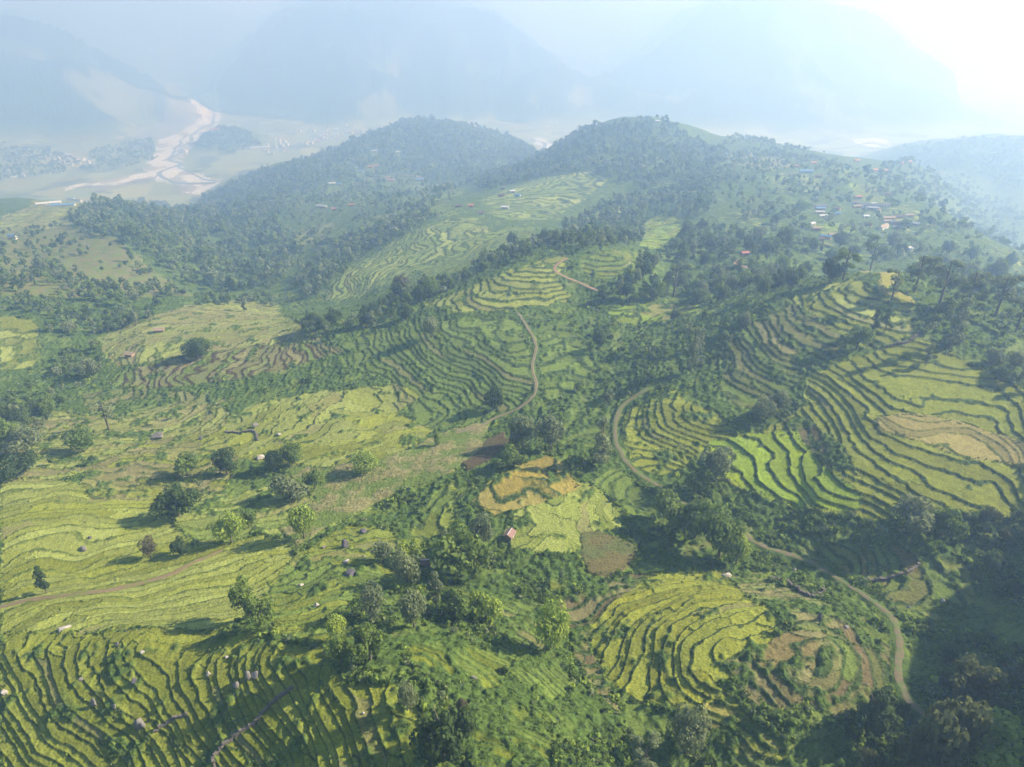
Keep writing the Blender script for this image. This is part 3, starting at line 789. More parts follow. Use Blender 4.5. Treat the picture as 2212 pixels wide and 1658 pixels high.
def strip(name, line, hz, w, m, off, lift=.03, nx=5):
    d = np.gradient(line, axis=0); d /= np.linalg.norm(d, axis=1, keepdims=True) + 1e-9
    nrm = np.stack([d[:, 1], -d[:, 0]], 1)
    rs = np.random.RandomState(len(line))
    V = []; n = len(line)
    e = box_smooth(rs.rand(n), 1) * 1.0 - .5; e2 = box_smooth(rs.rand(n), 1) * 1.0 - .5
    for k in range(nx):
        q = (k / (nx - 1) - .5) * w + off
        ee = (e if k == 0 else e2 if k == nx - 1 else 0) * w * .5
        p = line + nrm * np.reshape(q + ee, (-1, 1))
        V.append(np.column_stack([p, np.maximum(hz + lift, ground(p[:, 0], p[:, 1]) + .02) + (.05 if 0 < k < nx - 1 else -.02)]))
    V = np.stack(V, 1).reshape(-1, 3)
    i = np.arange(n - 1)[:, None] * nx + np.arange(nx - 1)[None]
    F = np.stack([i, i + 1, i + 1 + nx, i + nx], -1).reshape(-1, 4)
    return V, F
for nm, line, hz, w, kd in WAY_LINES:
    m = {'road': M_ROAD, 'red': M_RED, 'brown': M_BROWN, 'grass': M_TRACK}[kd]
    V, F = strip(nm, line, hz, w, m, 0)
    fm = np.zeros(len(F), int)
    ms = [m]
    if kd == 'road':
        V, F = strip(nm, line, hz, w, m, 0, nx=7)
        fm = np.zeros((len(line) - 1, 6), int); fm[:, 2:4] = 1; fm = fm.ravel(); ms = [m, M_MID]
    o = add(nm, mesh_np(nm, V, F, ms, fm, True))
    tag(o, None, None, None, 'structure')

# ------------------------------------------------------------------ foliage
def leaf_cloud(P, rad, hgt, K, rs, leaf=.55, lobes=5, spread=.55, low=-.5):
    """leaf clumps: P (n,3) centres; rad, hgt half sizes; K leaves each -> verts, quads"""
    n = len(P)
    L = rs.normal(size=(n, lobes, 3)); L /= np.linalg.norm(L, axis=2, keepdims=True)
    L *= rs.uniform(.25, 1, (n, lobes, 1)) * spread
    L[:, :, 2] = np.maximum(L[:, :, 2], low * spread)
    lr = rs.uniform(.30, .52, (n, lobes))
    li = rs.randint(0, lobes, (n, K))
    d = rs.normal(size=(n, K, 3)); d[:, :, 2] = d[:, :, 2] * .9 + .25
    d /= np.linalg.norm(d, axis=2, keepdims=True)
    a = np.arange(n)[:, None]
    rr = lr[a, li] * rs.uniform(.80, 1.06, (n, K))
    c = L[a, li] + d * rr[:, :, None]
    sc = np.stack([rad, rad, hgt], 1)[:, None, :]
    c = c * sc + P[:, None, :]
    nr = d + rs.normal(size=d.shape) * .38; nr /= np.linalg.norm(nr, axis=2, keepdims=True)
    t = np.cross(nr, rs.normal(size=nr.shape)); t /= np.linalg.norm(t, axis=2, keepdims=True) + 1e-9
    b = np.cross(nr, t)
    s = (leaf * rs.uniform(.55, 1.25, (n, K)))[:, :, None] * np.reshape(rad, (-1, 1, 1))
    q = np.stack([c - t * s * .5, c + b * s * .42, c + t * s * .5, c - b * s * .42], 2)
    V = q.reshape(-1, 3)
    F = np.arange(len(V)).reshape(-1, 4)
    return V, F

def crown_mesh(name, seed, K, shape, m):
    """a crown about 1 m in half width, its foot at z = 0"""
    rs = np.random.RandomState(seed)
    if shape == 'round':   P, rad, hg, lob, sp = [(0, 0, .95)], [1.0], [1.0], 22, .74
    elif shape == 'broad': P, rad, hg, lob, sp = [(-.45, .1, .7), (.4, -.15, .8), (.05, .35, .95)], [.68, .7, .62], [.62, .7, .62], 11, .7
    elif shape == 'tall':  P, rad, hg, lob, sp = [(0, 0, 1.9), (.22, .1, 1.1), (-.2, -.1, .7), (.05, 0, 2.7)], [.72, .7, .75, .5], [.7, .65, .6, .55], 5, .7
    elif shape == 'airy':  P, rad, hg, lob, sp = [(-.5, 0, 1.3), (.45, .2, 1.7), (.1, -.4, 2.2), (0, .2, .9)], [.5, .52, .48, .42], [.42, .45, .4, .35], 5, .75
    else:                  P, rad, hg, lob, sp = [(0, 0, .35), (.5, .2, .3), (-.45, -.2, .28)], [.7, .5, .5], [.45, .35, .33], 6, .6
    P = np.array(P); k = K // len(P)
    leaf = {'round': .15, 'broad': .21, 'tall': .21, 'airy': .24, 'bush': .25}[shape]
    V, F = leaf_cloud(P, np.array(rad), np.array(hg), k, rs, leaf, lob, sp)
    return mesh_np(name, V, F, [m])

def tube(points, radii, sides=7):
    pts = np.array(points, float); V = []; F = []
    for i, p in enumerate(pts):
        d = pts[min(i + 1, len(pts) - 1)] - pts[max(i - 1, 0)]; d /= np.linalg.norm(d) + 1e-9
        a = np.cross(d, (0.3, .9, .2)); a /= np.linalg.norm(a); b = np.cross(d, a)
        for k in range(sides):
            an = 2 * math.pi * k / sides
            V.append(p + radii[i] * (a * math.cos(an) + b * math.sin(an)))
    for i in range(len(pts) - 1):
        for k in range(sides):
            k2 = (k + 1) % sides
            F.append((i * sides + k, i * sides + k2, (i + 1) * sides + k2, (i + 1) * sides + k))
    return np.array(V), np.array(F)

def joined(parts):
    V, F, o = [], [], 0
    for v, f in parts:
        V.append(v); F.append(np.asarray(f) + o); o += len(v)
    return np.concatenate(V), np.concatenate(F)

def trunk_mesh(name, seed, top):
    rs = np.random.RandomState(seed)
    parts = [tube([(0, 0, -.25), (.02, .01, .15), (.05, -.02, top * .55), (.02, .04, top)], [.11, .085, .065, .03])]
    for k in range(6):
        an = rs.uniform(0, 6.28); h0 = top * rs.uniform(.35, .8); ln = rs.uniform(.35, .7)
        p0 = np.array((.04, 0, h0)); p1 = p0 + np.array((math.cos(an) * ln * .5, math.sin(an) * ln * .5, ln * .35)); p2 = p1 + np.array((math.cos(an) * ln * .4, math.sin(an) * ln * .4, ln * .5))
        parts.append(tube([p0, p1, p2], [.045, .03, .012], 5))
    V, F = joined(parts)
    return mesh_np(name, V, F, [M_BARK], None, True)

CROWN = {}
for sh, Kk, top in (('round', 2400, 1.5), ('broad', 2400, 1.2), ('tall', 2200, 2.9), ('airy', 1500, 2.3), ('bush', 700, .5)):
    for q in range(3):
        CROWN[sh, q] = (crown_mesh("crown_" + sh, 11 + 7 * q + len(sh), Kk, sh, LEAF['mid']), trunk_mesh("trunk_" + sh, 5 + q, top))
SHAPE_H = {'round': 1.95, 'broad': 1.6, 'tall': 3.2, 'airy': 2.6, 'bush': .85}     # height of a crown 1 m in half width
RT = random.Random(4)
def make_tree(name, x, y, z, rad, height, shape, leaf, label, cat, group=None):
    """trunk and crown under one Empty at the foot"""
    q = RT.randrange(3)
    cm, tm = CROWN[shape, q]
    root = add(name, None, None, (x, y, z)); root.rotation_euler = (0, 0, RT.uniform(0, 6.28))
    bare = {'round': .03, 'broad': .02, 'tall': .06, 'airy': .14, 'bush': .02}[shape] * height
    cr = bpy.data.objects.new("crown", cm); C.objects.link(cr); cr.parent = root
    cr.location = (0, 0, bare); cr.scale = (rad, rad * RT.uniform(.9, 1.1), (height - bare) / SHAPE_H[shape])
    cr.material_slots[0].link = 'OBJECT'; cr.material_slots[0].material = LEAF[leaf]
    tr = bpy.data.objects.new("trunk", tm); C.objects.link(tr); tr.parent = root
    k = height / SHAPE_H[shape]
    tr.scale = (rad * .8, rad * .8, k)
    tag(root, label, cat, group)
    return root

def dist(p): return np.sqrt((np.asarray(p)[..., 0]) ** 2 + np.asarray(p)[..., 1] ** 2 + (np.asarray(p)[..., 2] - CAM_Z) ** 2)

# trees one can tell apart: centre of the crown (u, v), width and height on the photo grid, form, leaf, label
TREES = [
 (1190,1370,60,82,'round','lime',"bright green leafy tree standing alone above the overgrown plots at the bottom centre"),
 (805,1305,54,66,'round','grey',"pale round-headed tree on the shaded slope, the one nearest the small left terraces"),
 (895,1325,52,68,'round','grey',"silvery upright tree between the pale round tree and the big bushy grove"),
 (1040,1152,44,60,'round','grey',"grey-green tree standing just left of the red-roofed hut"),
 (985,1205,110,90,'broad','mid',"largest bushy tree of the grove below the red-roofed hut"),
 (1030,1225,60,60,'broad','mid',"green tree on the hut side of the largest bushy tree"),
 (880,1235,52,66,'round','grey',"dull grey-green tree at the upper edge of the grove beside a tiny brown shed"),
 (885,1196,50,42,'broad','lime',"lime green tree at the top of the grove above the grey-green one"),
 (828,1193,38,44,'round','grey',"small pale tree among rocks left of the lime green tree"),
 (940,1275,40,60,'tall','grey',"thin pale tree in the shade in the middle of the grove"),
 (985,1305,60,60,'broad','mid',"mid green tree low in the grove over the shaded plots"),
 (1050,1312,58,60,'broad','lime',"yellow-green tree at the lower right corner of the grove"),
 (738,1412,40,58,'round','mid',"dark leafy tree at the corner of the shaded field below the lime sapling"),
 (730,1362,38,42,'round','lime',"lime sapling at the edge of the shaded field"),
 (800,1400,70,60,'broad','mid',"spreading bush-like tree in the hollow under the silvery trees"),
 (538,1305,60,62,'broad','mid',"bushy green tree on the bright yellow slope with a long shadow"),
 (570,1335,50,46,'broad','mid',"low green tree joined to the foot of the bushy tree on the yellow slope"),
 (385,1092,76,52,'broad','dark',"wide dark tree standing in the bright fields on the left"),
 (658,1136,50,66,'round','lime',"light green tree at the top of the rocky slope"),
 (500,1146,52,54,'round','lime',"light green tree above the footpath on the left slope"),
 (537,1125,30,30,'broad','mid',"small green tree beside the light green tree above the footpath"),
 (325,1186,30,34,'round','rust',"small dark brownish tree by the golden strip of field"),
 (392,1184,36,28,'broad','dark',"low dark bushy tree beside the footpath on the left"),
 (100,1262,26,42,'tall','dark',"slim dark tree beside the footpath at the far left"),
 (1128,935,52,62,'round','grey',"silvery tree left of its twin above the golden terraces"),
 (1190,940,62,66,'round','grey',"silvery dark-sided tree, middle one of three above the golden terraces"),
 (1298,962,62,86,'tall','grey',"tall dark-sided tree beside the grassy track above the hut"),
 (1110,990,60,40,'broad','mid',"low green tree at the foot of the silvery twins"),
 (1545,1008,58,72,'round','grey',"big pale-topped tree at the corner of the bright green paddies"),
 (1500,1045,50,44,'broad','mid',"green tree below the pale-topped one by the bright paddies"),
 (1450,1108,84,66,'broad','mid',"shaded tree at the upper end of the dense clump beside the grassy track"),
 (1500,1128,84,76,'broad','mid',"middle tree of the dense clump beside the grassy track"),
 (1552,1165,84,92,'round','mid',"sunlit tree at the lower end of the dense clump beside the grassy track"),
 (1590,1195,40,56,'round','lime',"light green tree at the right tip of the dense clump by the track"),
 (943,948,22,32,'tall','mid',"small dark tree alone on the shaded grass below the dirt road"),
 (790,1003,52,38,'round','lime',"pale lime tree on the grassy slope left of the bare brown patch"),
 (628,1054,66,46,'broad','grey',"wide pale green tree on the slope below the twin dark trees"),
 (680,1040,44,36,'broad','mid',"dark green tree right of the wide pale one on the slope"),
 (598,996,36,44,'round','dark',"left one of the twin dark trees under the bright paddies"),
 (633,984,38,42,'round','mid',"right one of the twin dark trees under the bright paddies"),
 (1680,868,40,42,'round','grey',"whitish tree in the middle of the overgrown terraces on the right hill"),
 (1645,888,38,44,'round','grey',"pale tree just below the whitish one on the overgrown terraces"),
 (1972,1118,74,60,'broad','grey',"pale-leaved tree at the edge of the terraces on the right"),
 (2032,1136,62,52,'broad','mid',"green tree right of the pale-leaved one on the terrace edge"),
 (932,708,38,46,'round','grey',"pale round tree on the crest above the shaded terraces"),
 (1068,862,38,46,'round','dark',"dark tree on the terraces just left of the dirt road's bend"),
 (425,758,40,38,'round','dark',"dark round tree in the pale fields of the left spur"),
 (447,750,24,32,'round','mid',"lighter tree touching the dark round tree in the pale fields"),
 (1492,765,40,86,'tall','grey',"tall pale tree on the bushy ridge behind the right terraces"),
 (1512,735,24,40,'tall','grey',"slim pale tree beside the tall one on the bushy ridge"),
 (528,662,12,26,'tall','dark',"thin dark tree on the brow of the left spur"),
 (867,615,34,40,'round','rust',"brownish tree standing out of the woods below the far terraces"),
 (1455,610,60,70,'airy','grey',"large airy pale tree in the middle of the central woods"),
 (960,1596,96,96,'broad','dark',"big dark tree at the bottom edge beside the overgrown gully"),
 (1000,1560,44,70,'tall','rust',"greyish tree rising right of the big dark tree at the bottom edge"),
 (880,1512,36,50,'round','grey',"pale grey tree among the small terraces near the bottom"),
 (1482,1592,64,72,'round','grey',"ash-grey tree below the round terraced basin"),
 (1392,1642,74,56,'airy','grey',"feathery grey tree cut by the bottom edge of the picture"),
 (2015,1610,100,120,'broad','olive',"large olive-brown tree near the bottom right corner"),
 (1960,1642,60,60,'broad','olive',"olive tree in front of the large one near the bottom right corner"),
 (2085,1490,70,60,'broad','olive',"brownish-topped tree above the large olive one on the dark slope"),
 (1880,1545,80,60,'broad','dark',"blue-green dark tree left of the large olive one"),
 (2160,1628,110,60,'broad','lime',"yellow-green tree in the very bottom right corner"),
 (235,905,48,52,'airy','grey',"airy pale tree in the scrub of the left hillside"),
 (180,955,50,44,'round','mid',"green tree above the dark bushes at the left edge"),
 (60,960,56,44,'round','grey',"pale-green tree near the left edge among small fields"),
 (45,1010,60,34,'broad','dark',"low dark clump of a tree at the left edge above the smooth fields"),
 (30,945,40,50,'round','mid',"green tree right at the left edge of the picture"),
 (405,1008,54,40,'broad','mid',"green tree among the broken terraces of the left hillside"),
 (490,1000,38,48,'round','dark',"dark tree at the right end of the broken terraces"),
 (1820,578,60,62,'airy','mid',"dark airy tree left of the golden knoll"),
 (1880,558,46,66,'airy','mid',"tall airy tree directly behind the golden knoll"),
 (1792,590,44,48,'round','dark',"dense dark tree at the left end of the knoll's row"),
 (1925,625,44,60,'airy','grey',"pale airy tree covering the right flank of the golden knoll"),
 (1975,600,56,70,'airy','grey',"first tall pale tree right of the golden knoll"),
 (2030,625,60,76,'airy','grey',"second tall pale tree right of the golden knoll"),
 (2085,640,60,72,'airy','grey',"third tall pale tree right of the golden knoll"),
 (2150,655,60,70,'airy','grey',"fourth tall pale tree right of the golden knoll, before the edge"),
 (2195,690,46,60,'airy','grey',"last tall pale tree of the row at the right edge"),
 (2050,715,48,90,'tall','grey',"drooping tall tree in the shade below the pale row"),
 (1885,700,24,50,'tall','dark',"dark slender tree in the middle of the upper knoll terraces"),
 (1913,688,28,54,'tall','mid',"leafy slender tree right of the dark one on the knoll terraces"),
 (1850,735,44,44,'broad','mid',"bushy tree at the stone bank under the knoll terraces"),
 (2000,770,22,40,'tall','grey',"small pale tree in the shade at the top of the big right terraces"),
]
used_trees = []
for (u, v, w, h, sh, lf, lab) in TREES:
    vb = v + h * .42
    p = pick(u, vb)[0]; p[2] = ground(p[:1], p[1:2])[0]
    d = float(dist(p))
    dep = math.atan2(CAM_Z - p[2], p[1])
    rad = w / 2 * d / PF * 1.16
    hh = max(1.1 * h * d / PF, rad * 1.1) / max(.62, math.cos(dep)) - .25 * rad * math.sin(dep)
    make_tree("tree", p[0], p[1], p[2] - .1, rad, max(hh, rad * 1.25), sh, lf, lab, "tree")
    used_trees.append((p[0], p[1], rad))

# woods: outline, trees per hectare, crown half width, height over half width, leaves, label of the wood, label of one tree
WOODS = [
 ([(140,480),(200,440),(300,430),(420,452),(430,560),(420,625),(330,560),(240,520),(180,497)], 190, 3.6, 2.3, 'wood', "dense blue-green wood covering the far end of the left hill", None),
 ([(425,445),(500,400),(560,375),(700,335),(860,267),(950,262),(1100,292),(1178,334),(1100,352),(1000,388),(920,380),(880,365),(800,388),(720,390),(640,420),(600,480),(640,540),(600,625),(450,632),(427,560)], 170, 3.9, 2.2, 'wood', "dense hazy wood over the rounded far hill", None),
 ([(640,420),(720,395),(880,370),(1000,395),(970,440),(860,490),(700,560),(640,600),(600,560),(600,480)], 75, 3.6, 2.2, 'wood', "open woodland with small fields on the far hillside", None),
 ([(640,600),(700,560),(780,510),(860,480),(960,465),(900,500),(800,545),(720,610),(660,655)], 190, 3.8, 2.3, 'wood', "dark wooded strip along the gully above the far terraces", None),
 ([(0,600),(100,570),(250,620),(420,640),(330,690),(230,720),(215,790),(180,850),(60,965),(0,1000),(0,880),(90,820),(150,760),(95,690),(0,665)], 150, 3.3, 2.2, 'wood', "blue-green wood filling the gully at the left edge", "dark tree in the wooded gully along the left edge"),
 ([(430,640),(640,650),(600,665),(540,655),(420,668)], 170, 3.3, 2.2, 'wood', "row of woods behind the brow of the left spur", None),
 ([(640,705),(760,690),(850,645),(920,612),(1000,592),(1080,545),(1180,525),(1228,545),(1080,582),(980,622),(900,662),(905,692),(760,722),(655,728)], 180, 3.3, 2.3, 'wood', "dark grove under the pale ridge terraces", "dark tree in the long grove under the pale ridge terraces"),
 ([(1180,520),(1240,480),(1300,440),(1400,420),(1520,400),(1560,440),(1500,480),(1400,470),(1380,535),(1300,545),(1240,550)], 150, 3.8, 2.4, 'wood', "wooded spur under the big hill", None),
 ([(1000,388),(1150,345),(1220,302),(1290,272),(1420,260),(1500,302),(1560,322),(1560,400),(1420,420),(1310,388),(1280,365),(1150,388),(1050,412)], 135, 3.8, 2.2, 'wood', "wooded top of the big hill", None),
 ([(1240,640),(1350,605),(1420,560),(1500,490),(1600,500),(1700,540),(1750,600),(1700,640),(1640,655),(1560,650),(1400,652),(1300,668)], 105, 3.7, 2.4, 'wood', "deep central wood behind the near ridge", "tree of the central wood behind the near ridge"),
 ([(1200,700),(1300,700),(1450,692),(1560,685),(1640,672),(1600,720),(1560,800),(1450,850),(1350,860),(1250,885),(1230,850),(1290,780)], 105, 2.2, 2.0, 'wood', "bushy woods right of the dirt road", "dark bushy tree on the slope right of the dirt road"),
 ([(1450,290),(1560,318),(1640,302),(1720,322),(1860,375),(1960,415),(2100,500),(2212,600),(2212,620),(2000,600),(1850,575),(1700,540),(1600,480),(1540,400)], 80, 3.7, 2.0, 'wood', "scattered trees over the village hill", "tree on the hazy slope between the knoll and the village"),
 ([(1950,600),(2050,600),(2240,640),(2240,850),(2140,815),(2060,760),(2000,730),(1985,665)], 130, 2.6, 2.4, 'wood', "shaded wood on the right-hand ridge", "shaded tree on the ridge at the right edge"),
 ([(2020,1400),(2110,1310),(2120,1210),(2240,1150),(2240,1680),(1740,1680),(1800,1590),(1900,1520),(1960,1570),(2040,1560),(2010,1450)], 210, 2.3, 1.9, 'dark', "dark undergrowth wood in the bottom right", "dark bushy tree on the shaded slope in the bottom right"),
 ([(2100,1100),(2240,1080),(2240,1200),(2110,1225),(2060,1190)], 230, 2.5, 1.9, 'dark', "shaded wood at the right edge below the terraces", "dark tree at the right edge just below the big terraces"),
 ([(850,1190),(950,1150),(1080,1200),(1090,1250),(1120,1300),(1080,1360),(960,1370),(870,1380),(850,1290)], 70, 1.5, 1.9, 'mid', "bushes of the grove below the hut", "bushy young tree in the grove below the hut"),
 ([(0,500),(150,490),(250,520),(350,600),(430,640),(250,640),(0,640)], 58, 3.3, 2.1, 'wood', "scattered dark trees over the dry left hillside", None),
 ([(0,900),(200,850),(500,900),(480,1050),(200,1060),(0,1030)], 30, 2.3, 2.0, 'mid', "scattered trees over the left slope", "bushy tree scattered among the broken fields of the left slope"),
 ([(1560,690),(1700,640),(1720,655),(1600,720),(1540,760)], 120, 2.0, 2.0, 'wood', "bushes along the ridge left of the knoll", "bushy tree along the ridge left of the knoll"),
 ([(1180,890),(1330,860),(1330,960),(1240,960),(1180,920)], 70, 1.5, 1.6, 'mid', "bushes between the dirt road and the grassy track", "bush-like tree between the dirt road and the grassy track"),
 ([(430,320),(450,290),(490,278),(560,300),(570,320),(500,332)], 210, 4.0, 2.0, 'wood', "round wooded knoll standing in the valley", None),
 ([(0,310),(120,330),(230,370),(110,378),(0,392)], 60, 5, 1.8, 'wood', "trees between the houses of the left valley village", None),
 ([(180,330),(330,300),(340,345),(240,372)], 70, 5, 1.8, 'wood', "trees beside the gravel river", None),
 ([(1840,395),(1990,330),(2212,450),(2212,560),(2100,490),(1960,410)], 60, 4.2, 2.0, 'wood', "trees fading in the haze down the right-hand slope", None),
 ([(1925,328),(2050,310),(2212,300),(2212,420),(2060,360)], 110, 5.0, 1.8, 'wood', "hazy wood on the far right spur", None),
 ([(520,650),(640,640),(700,660),(640,700)], 25, 2.4, 2.2, 'wood', "scattered trees behind the spur", None),
]
VU = lambda c: 1718 + .1356 * c[0]
VV = lambda c: 403.6 + .1356 * c[1]
HOUSE_SPOTS = [(VU(h[0]), VV(h[0]), h[1] * .1356) for h in VILLAGE] + [(h[0], h[1], h[2]) for h in HAMLETS]
rw = np.random.RandomState(17)
def scatter(poly, per_ha, rs, pack=.0):
    x0, y0 = poly.min(0); x1, y1 = poly.max(0)
    n = int((x1 - x0) * (y1 - y0) * per_ha / 1e4)
    x, y = rs.uniform(x0, x1, n), rs.uniform(y0, y1, n)
    m = inside(poly, x + 3 * perlin(x / 12, y / 12), y + 3 * perlin(x / 12 + 5, y / 12))
    return x[m], y[m]

CAND = []          # every tree of the woods: wood, x, y, half width, height
for wi, (uv, per, r, hr, lf, lab, one) in enumerate(WOODS):
    poly = poly_xy(uv)
    kk = k_of(poly); r = r * kk
    x, y = scatter(poly, per / kk ** 2, rw)
    dens = fbm(x, y, 1 / (42.0 * kk), 2, .5, 13 + wi)
    keep = dens + rw.uniform(-.35, .35, len(x)) > (-.45 if per > 100 else -.05)
    x, y = x[keep], y[keep]
    if len(WAY_LINES) and len(x):
        _, near = way_level(x, y, np.zeros(len(x)))
        k2 = near > r * .95 + .7
        cu_, cv_, _ = project(x, y, land_h(x, y))
        for hu, hv, hw in HOUSE_SPOTS:
            k2 &= ~((np.abs(cu_ - hu) < hw * .6 + 3) & (cv_ > hv - 3) & (cv_ < hv + 15))
        x, y = x[k2], y[k2]
    rr = r * (.55 + rw.gamma(4.0, .125, len(x))); hh = rr * hr * rw.uniform(.75, 1.3, len(x))
    z = ground(x, y) if len(x) else np.zeros(0)
    for k in range(len(x)): CAND.append((wi, x[k], y[k], z[k], rr[k], hh[k]))
CAND = np.array(CAND)
_u, _v, _d = project(CAND[:, 1], CAND[:, 2], CAND[:, 3] + CAND[:, 5] * .6)
_size = CAND[:, 4] * CAND[:, 5] / dist(CAND[:, 1:4]) ** 2
_in = (_u > -5) & (_u < 2217) & (_v > 0) & (_v < 1663)
_tells = np.array([WOODS[int(w)][6] is not None for w in CAND[:, 0]])
def seen(x, y, z):
    """is the point in view, not behind the land?"""
    t = np.linspace(.15, .985, 90)
    ok = np.ones(len(x), bool)
    for q in t:
        zz = CAM_Z + (z - CAM_Z) * q
        ok &= zz > land_h(x * q, y * q) - .5
    return ok
_vis = np.zeros(len(CAND), bool)
_ci = np.nonzero(_in & _tells)[0]
_vis[_ci] = seen(CAND[_ci, 1], CAND[_ci, 2], CAND[_ci, 3] + CAND[_ci, 5])
_ord = np.nonzero(_vis)[0]; _ord = _ord[np.argsort(-_size[_ord])]
_ord = _ord[:300 - len(TREES)]
_single = np.zeros(len(CAND), bool); _single[_ord] = True
print("woods", len(CAND), "single", _single.sum())
LEAVES_OF = {'wood': ['wood', 'wood', 'mid', 'grey', 'dark'], 'dark': ['dark', 'dark', 'wood', 'mid', 'olive'], 'mid': ['mid', 'lime', 'wood', 'grey', 'dark']}
for k in _ord:
    wi, x, y, z, r, h = CAND[k]; w = WOODS[int(wi)]
    sh = RT.choice(['broad', 'round', 'round', 'tall']) if w[3] > 2.05 else RT.choice(['broad', 'broad', 'round'])
    make_tree("tree", x, y, z - .15, r, h, sh, RT.choice(LEAVES_OF[w[4]]), w[6], "tree", w[6].replace("tree", "trees", 1))
for wi, w in enumerate(WOODS):
    c = CAND[(CAND[:, 0] == wi) & ~_single]
    if len(c) == 0: continue
    Vs, Fs, fm = [], [], []
    for lo, hi, K in ((0, Y_(420), 150), (Y_(420), Y_(800), 90), (Y_(800), Y_(1200), 54), (Y_(1200), 30000, 34)):
        q = c[(c[:, 2] >= lo) & (c[:, 2] < hi)]
        if len(q) == 0: continue
        P = np.stack([q[:, 1], q[:, 2], q[:, 3] + q[:, 5] * .55], 1)
        V, F = leaf_cloud(P, q[:, 4], q[:, 5] * .5, K, rw, math.sqrt(17.0 / K), 5, .6, -.7)
        Vs.append(V); Fs.append(F); fm.append(np.repeat(rw.randint(0, 5, len(q)), K))
    V, F = joined(list(zip(Vs, Fs)))
    nm = "woods" if w[1] > 60 else "scattered_trees"
    o = add(nm, mesh_np(nm, V, F, [LEAF[a] for a in LEAVES_OF[w[4]]], np.concatenate(fm)))
    tag(o, w[5], "woods", None, 'stuff')

# undergrowth on the open ground and along overgrown banks
def build_undergrowth():
    rs = np.random.RandomState(23)
    Vs, Fs, fm = [], [], []
    for y0, y1, n in ((78, 160, 46000), (160, 260, 60000), (260, Y_(420), 42000), (Y_(420), Y_(760), 26000)):
        y = rs.uniform(y0, y1, n); x = rs.uniform(-1, 1, n) * half_w(y) * 1.15
        u, v, d = project(x, y, land_h(x, y))
        m = (u > -150) & (u < 2362) & (v < 1800)
        x, y = x[m], y[m]
        z, col, brush, kind, near = ground(x, y, True)
        green = col[:, 1] - .6 * col[:, 0]
        dark = col.sum(1) < .235
        nz = fbm(x, y, 1 / 16.0, 3, .55, 71)
        za, _ = zones(x - .9, y - .7); zb, _ = zones(x + .9, y + .7)
        edge = (za != zb) & (rs.rand(len(x)) < .55)
        k = (near > 1.5) & (edge | ((kind == 0) & (nz + rs.uniform(-.5, .3, len(x)) > np.where(x < -25, .34, .20))) | ((kind == 1) & dark & (rs.rand(len(x)) < .55) & (brush > .22)) | ((kind == 2) & (rs.rand(len(x)) < .02)))
        x, y, z, kind, nz = x[k], y[k], z[k], kind[k], nz[k]
        r = np.where(kind == 0, rs.gamma(2.6, .22, len(x)) * (1 + .5 * np.clip(nz, 0, 1)) + .25, rs.uniform(.25, .6, len(x))) * (1 + .5 * (y > 450)) * k_at(y)
        r = np.minimum(r, 2.3 * k_at(y))
        K = 26 if y1 <= 260 else 18 if y1 <= 500 else 12
        P = np.stack([x, y, z + r * .22], 1)
        V, F = leaf_cloud(P, r, r * rs.uniform(.55, .95, len(x)), K, rs, math.sqrt(9.0 / K), 4, .6, -.2)
        Vs.append(V); Fs.append(F); fm.append(np.repeat(rs.choice(5, len(x), p=[.48, .2, .14, .1, .08]), K))
        print("undergrowth", y0, len(x))
    V, F = joined(list(zip(Vs, Fs)))
    o = add("undergrowth", mesh_np("undergrowth", V, F, [LEAF[a] for a in ('shrub', 'mid', 'dark', 'lime', 'grey')], np.concatenate(fm)))
    tag(o, "low green scrub and weeds over the banks and open slopes", "scrub", None, 'stuff')
build_undergrowth()

# ------------------------------------------------------------------ river threads on the valley floor
def mat_water():
    m, nt, b = new_mat("water")
    b.inputs['Base Color'].default_value = (.20, .26, .27, 1); b.inputs['Roughness'].default_value = .12
    nz = nt.nodes.new('ShaderNodeTexNoise'); nz.inputs['Scale'].default_value = .2
    bp = nt.nodes.new('ShaderNodeBump'); bp.inputs['Strength'].default_value = .15
    geo = nt.nodes.new('ShaderNodeNewGeometry'); nt.links.new(geo.outputs['Position'], nz.inputs['Vector'])
    nt.links.new(nz.outputs['Fac'], bp.inputs['Height']); nt.links.new(bp.outputs['Normal'], b.inputs['Normal'])
    return m
M_WATER = mat_water()
RIVERS = [
 ([(425,205),(440,225),(462,248),(455,268),(425,285),(412,300),(418,318),(395,330),(372,345),(384,356),(352,376),(372,395),(430,397),(468,396)], 15),
 ([(425,285),(395,300),(380,322),(372,345)], 9), ([(372,345),(392,362),(425,382),(468,392)], 9), ([(352,376),(320,388),(250,398),(160,408)], 7),
 ([(1150,300),(1172,310),(1182,322),(1195,320)], 14), ([(1990,311),(1900,312),(1830,320),(1760,326)], 14),
]
Vs = []
for uv, w in RIVERS:
    q = pick(np.array(uv, float)[:, 0], np.array(uv, float)[:, 1])[:, :2]
    line = resample(q, 14.0)
    d = np.gradient(line, axis=0); d /= np.linalg.norm(d, axis=1, keepdims=True) + 1e-9
    nr = np.stack([d[:, 1], -d[:, 0]], 1)
    ww = 1.25 * w * (1 + .6 * perlin(line[:, 0] / 120, line[:, 1] / 120))[:, None]
    line = line + nr * (26 * perlin(line[:, 0] / 150 + 3, line[:, 1] / 150))[:, None]
    zl = box_smooth(ground(line[:, 0], line[:, 1]), 4) + 1.0
    V = np.stack([np.column_stack([line - nr * ww * .5, zl]), np.column_stack([line + nr * ww * .5, zl])], 1).reshape(-1, 3)
    i = np.arange(len(line) - 1) * 2
    Vs.append((V, np.stack([i, i + 1, i + 3, i + 2], 1)))
V, F = joined(Vs)
tag(add("river", mesh_np("river", V, F, [M_WATER])), None, None, None, 'structure')

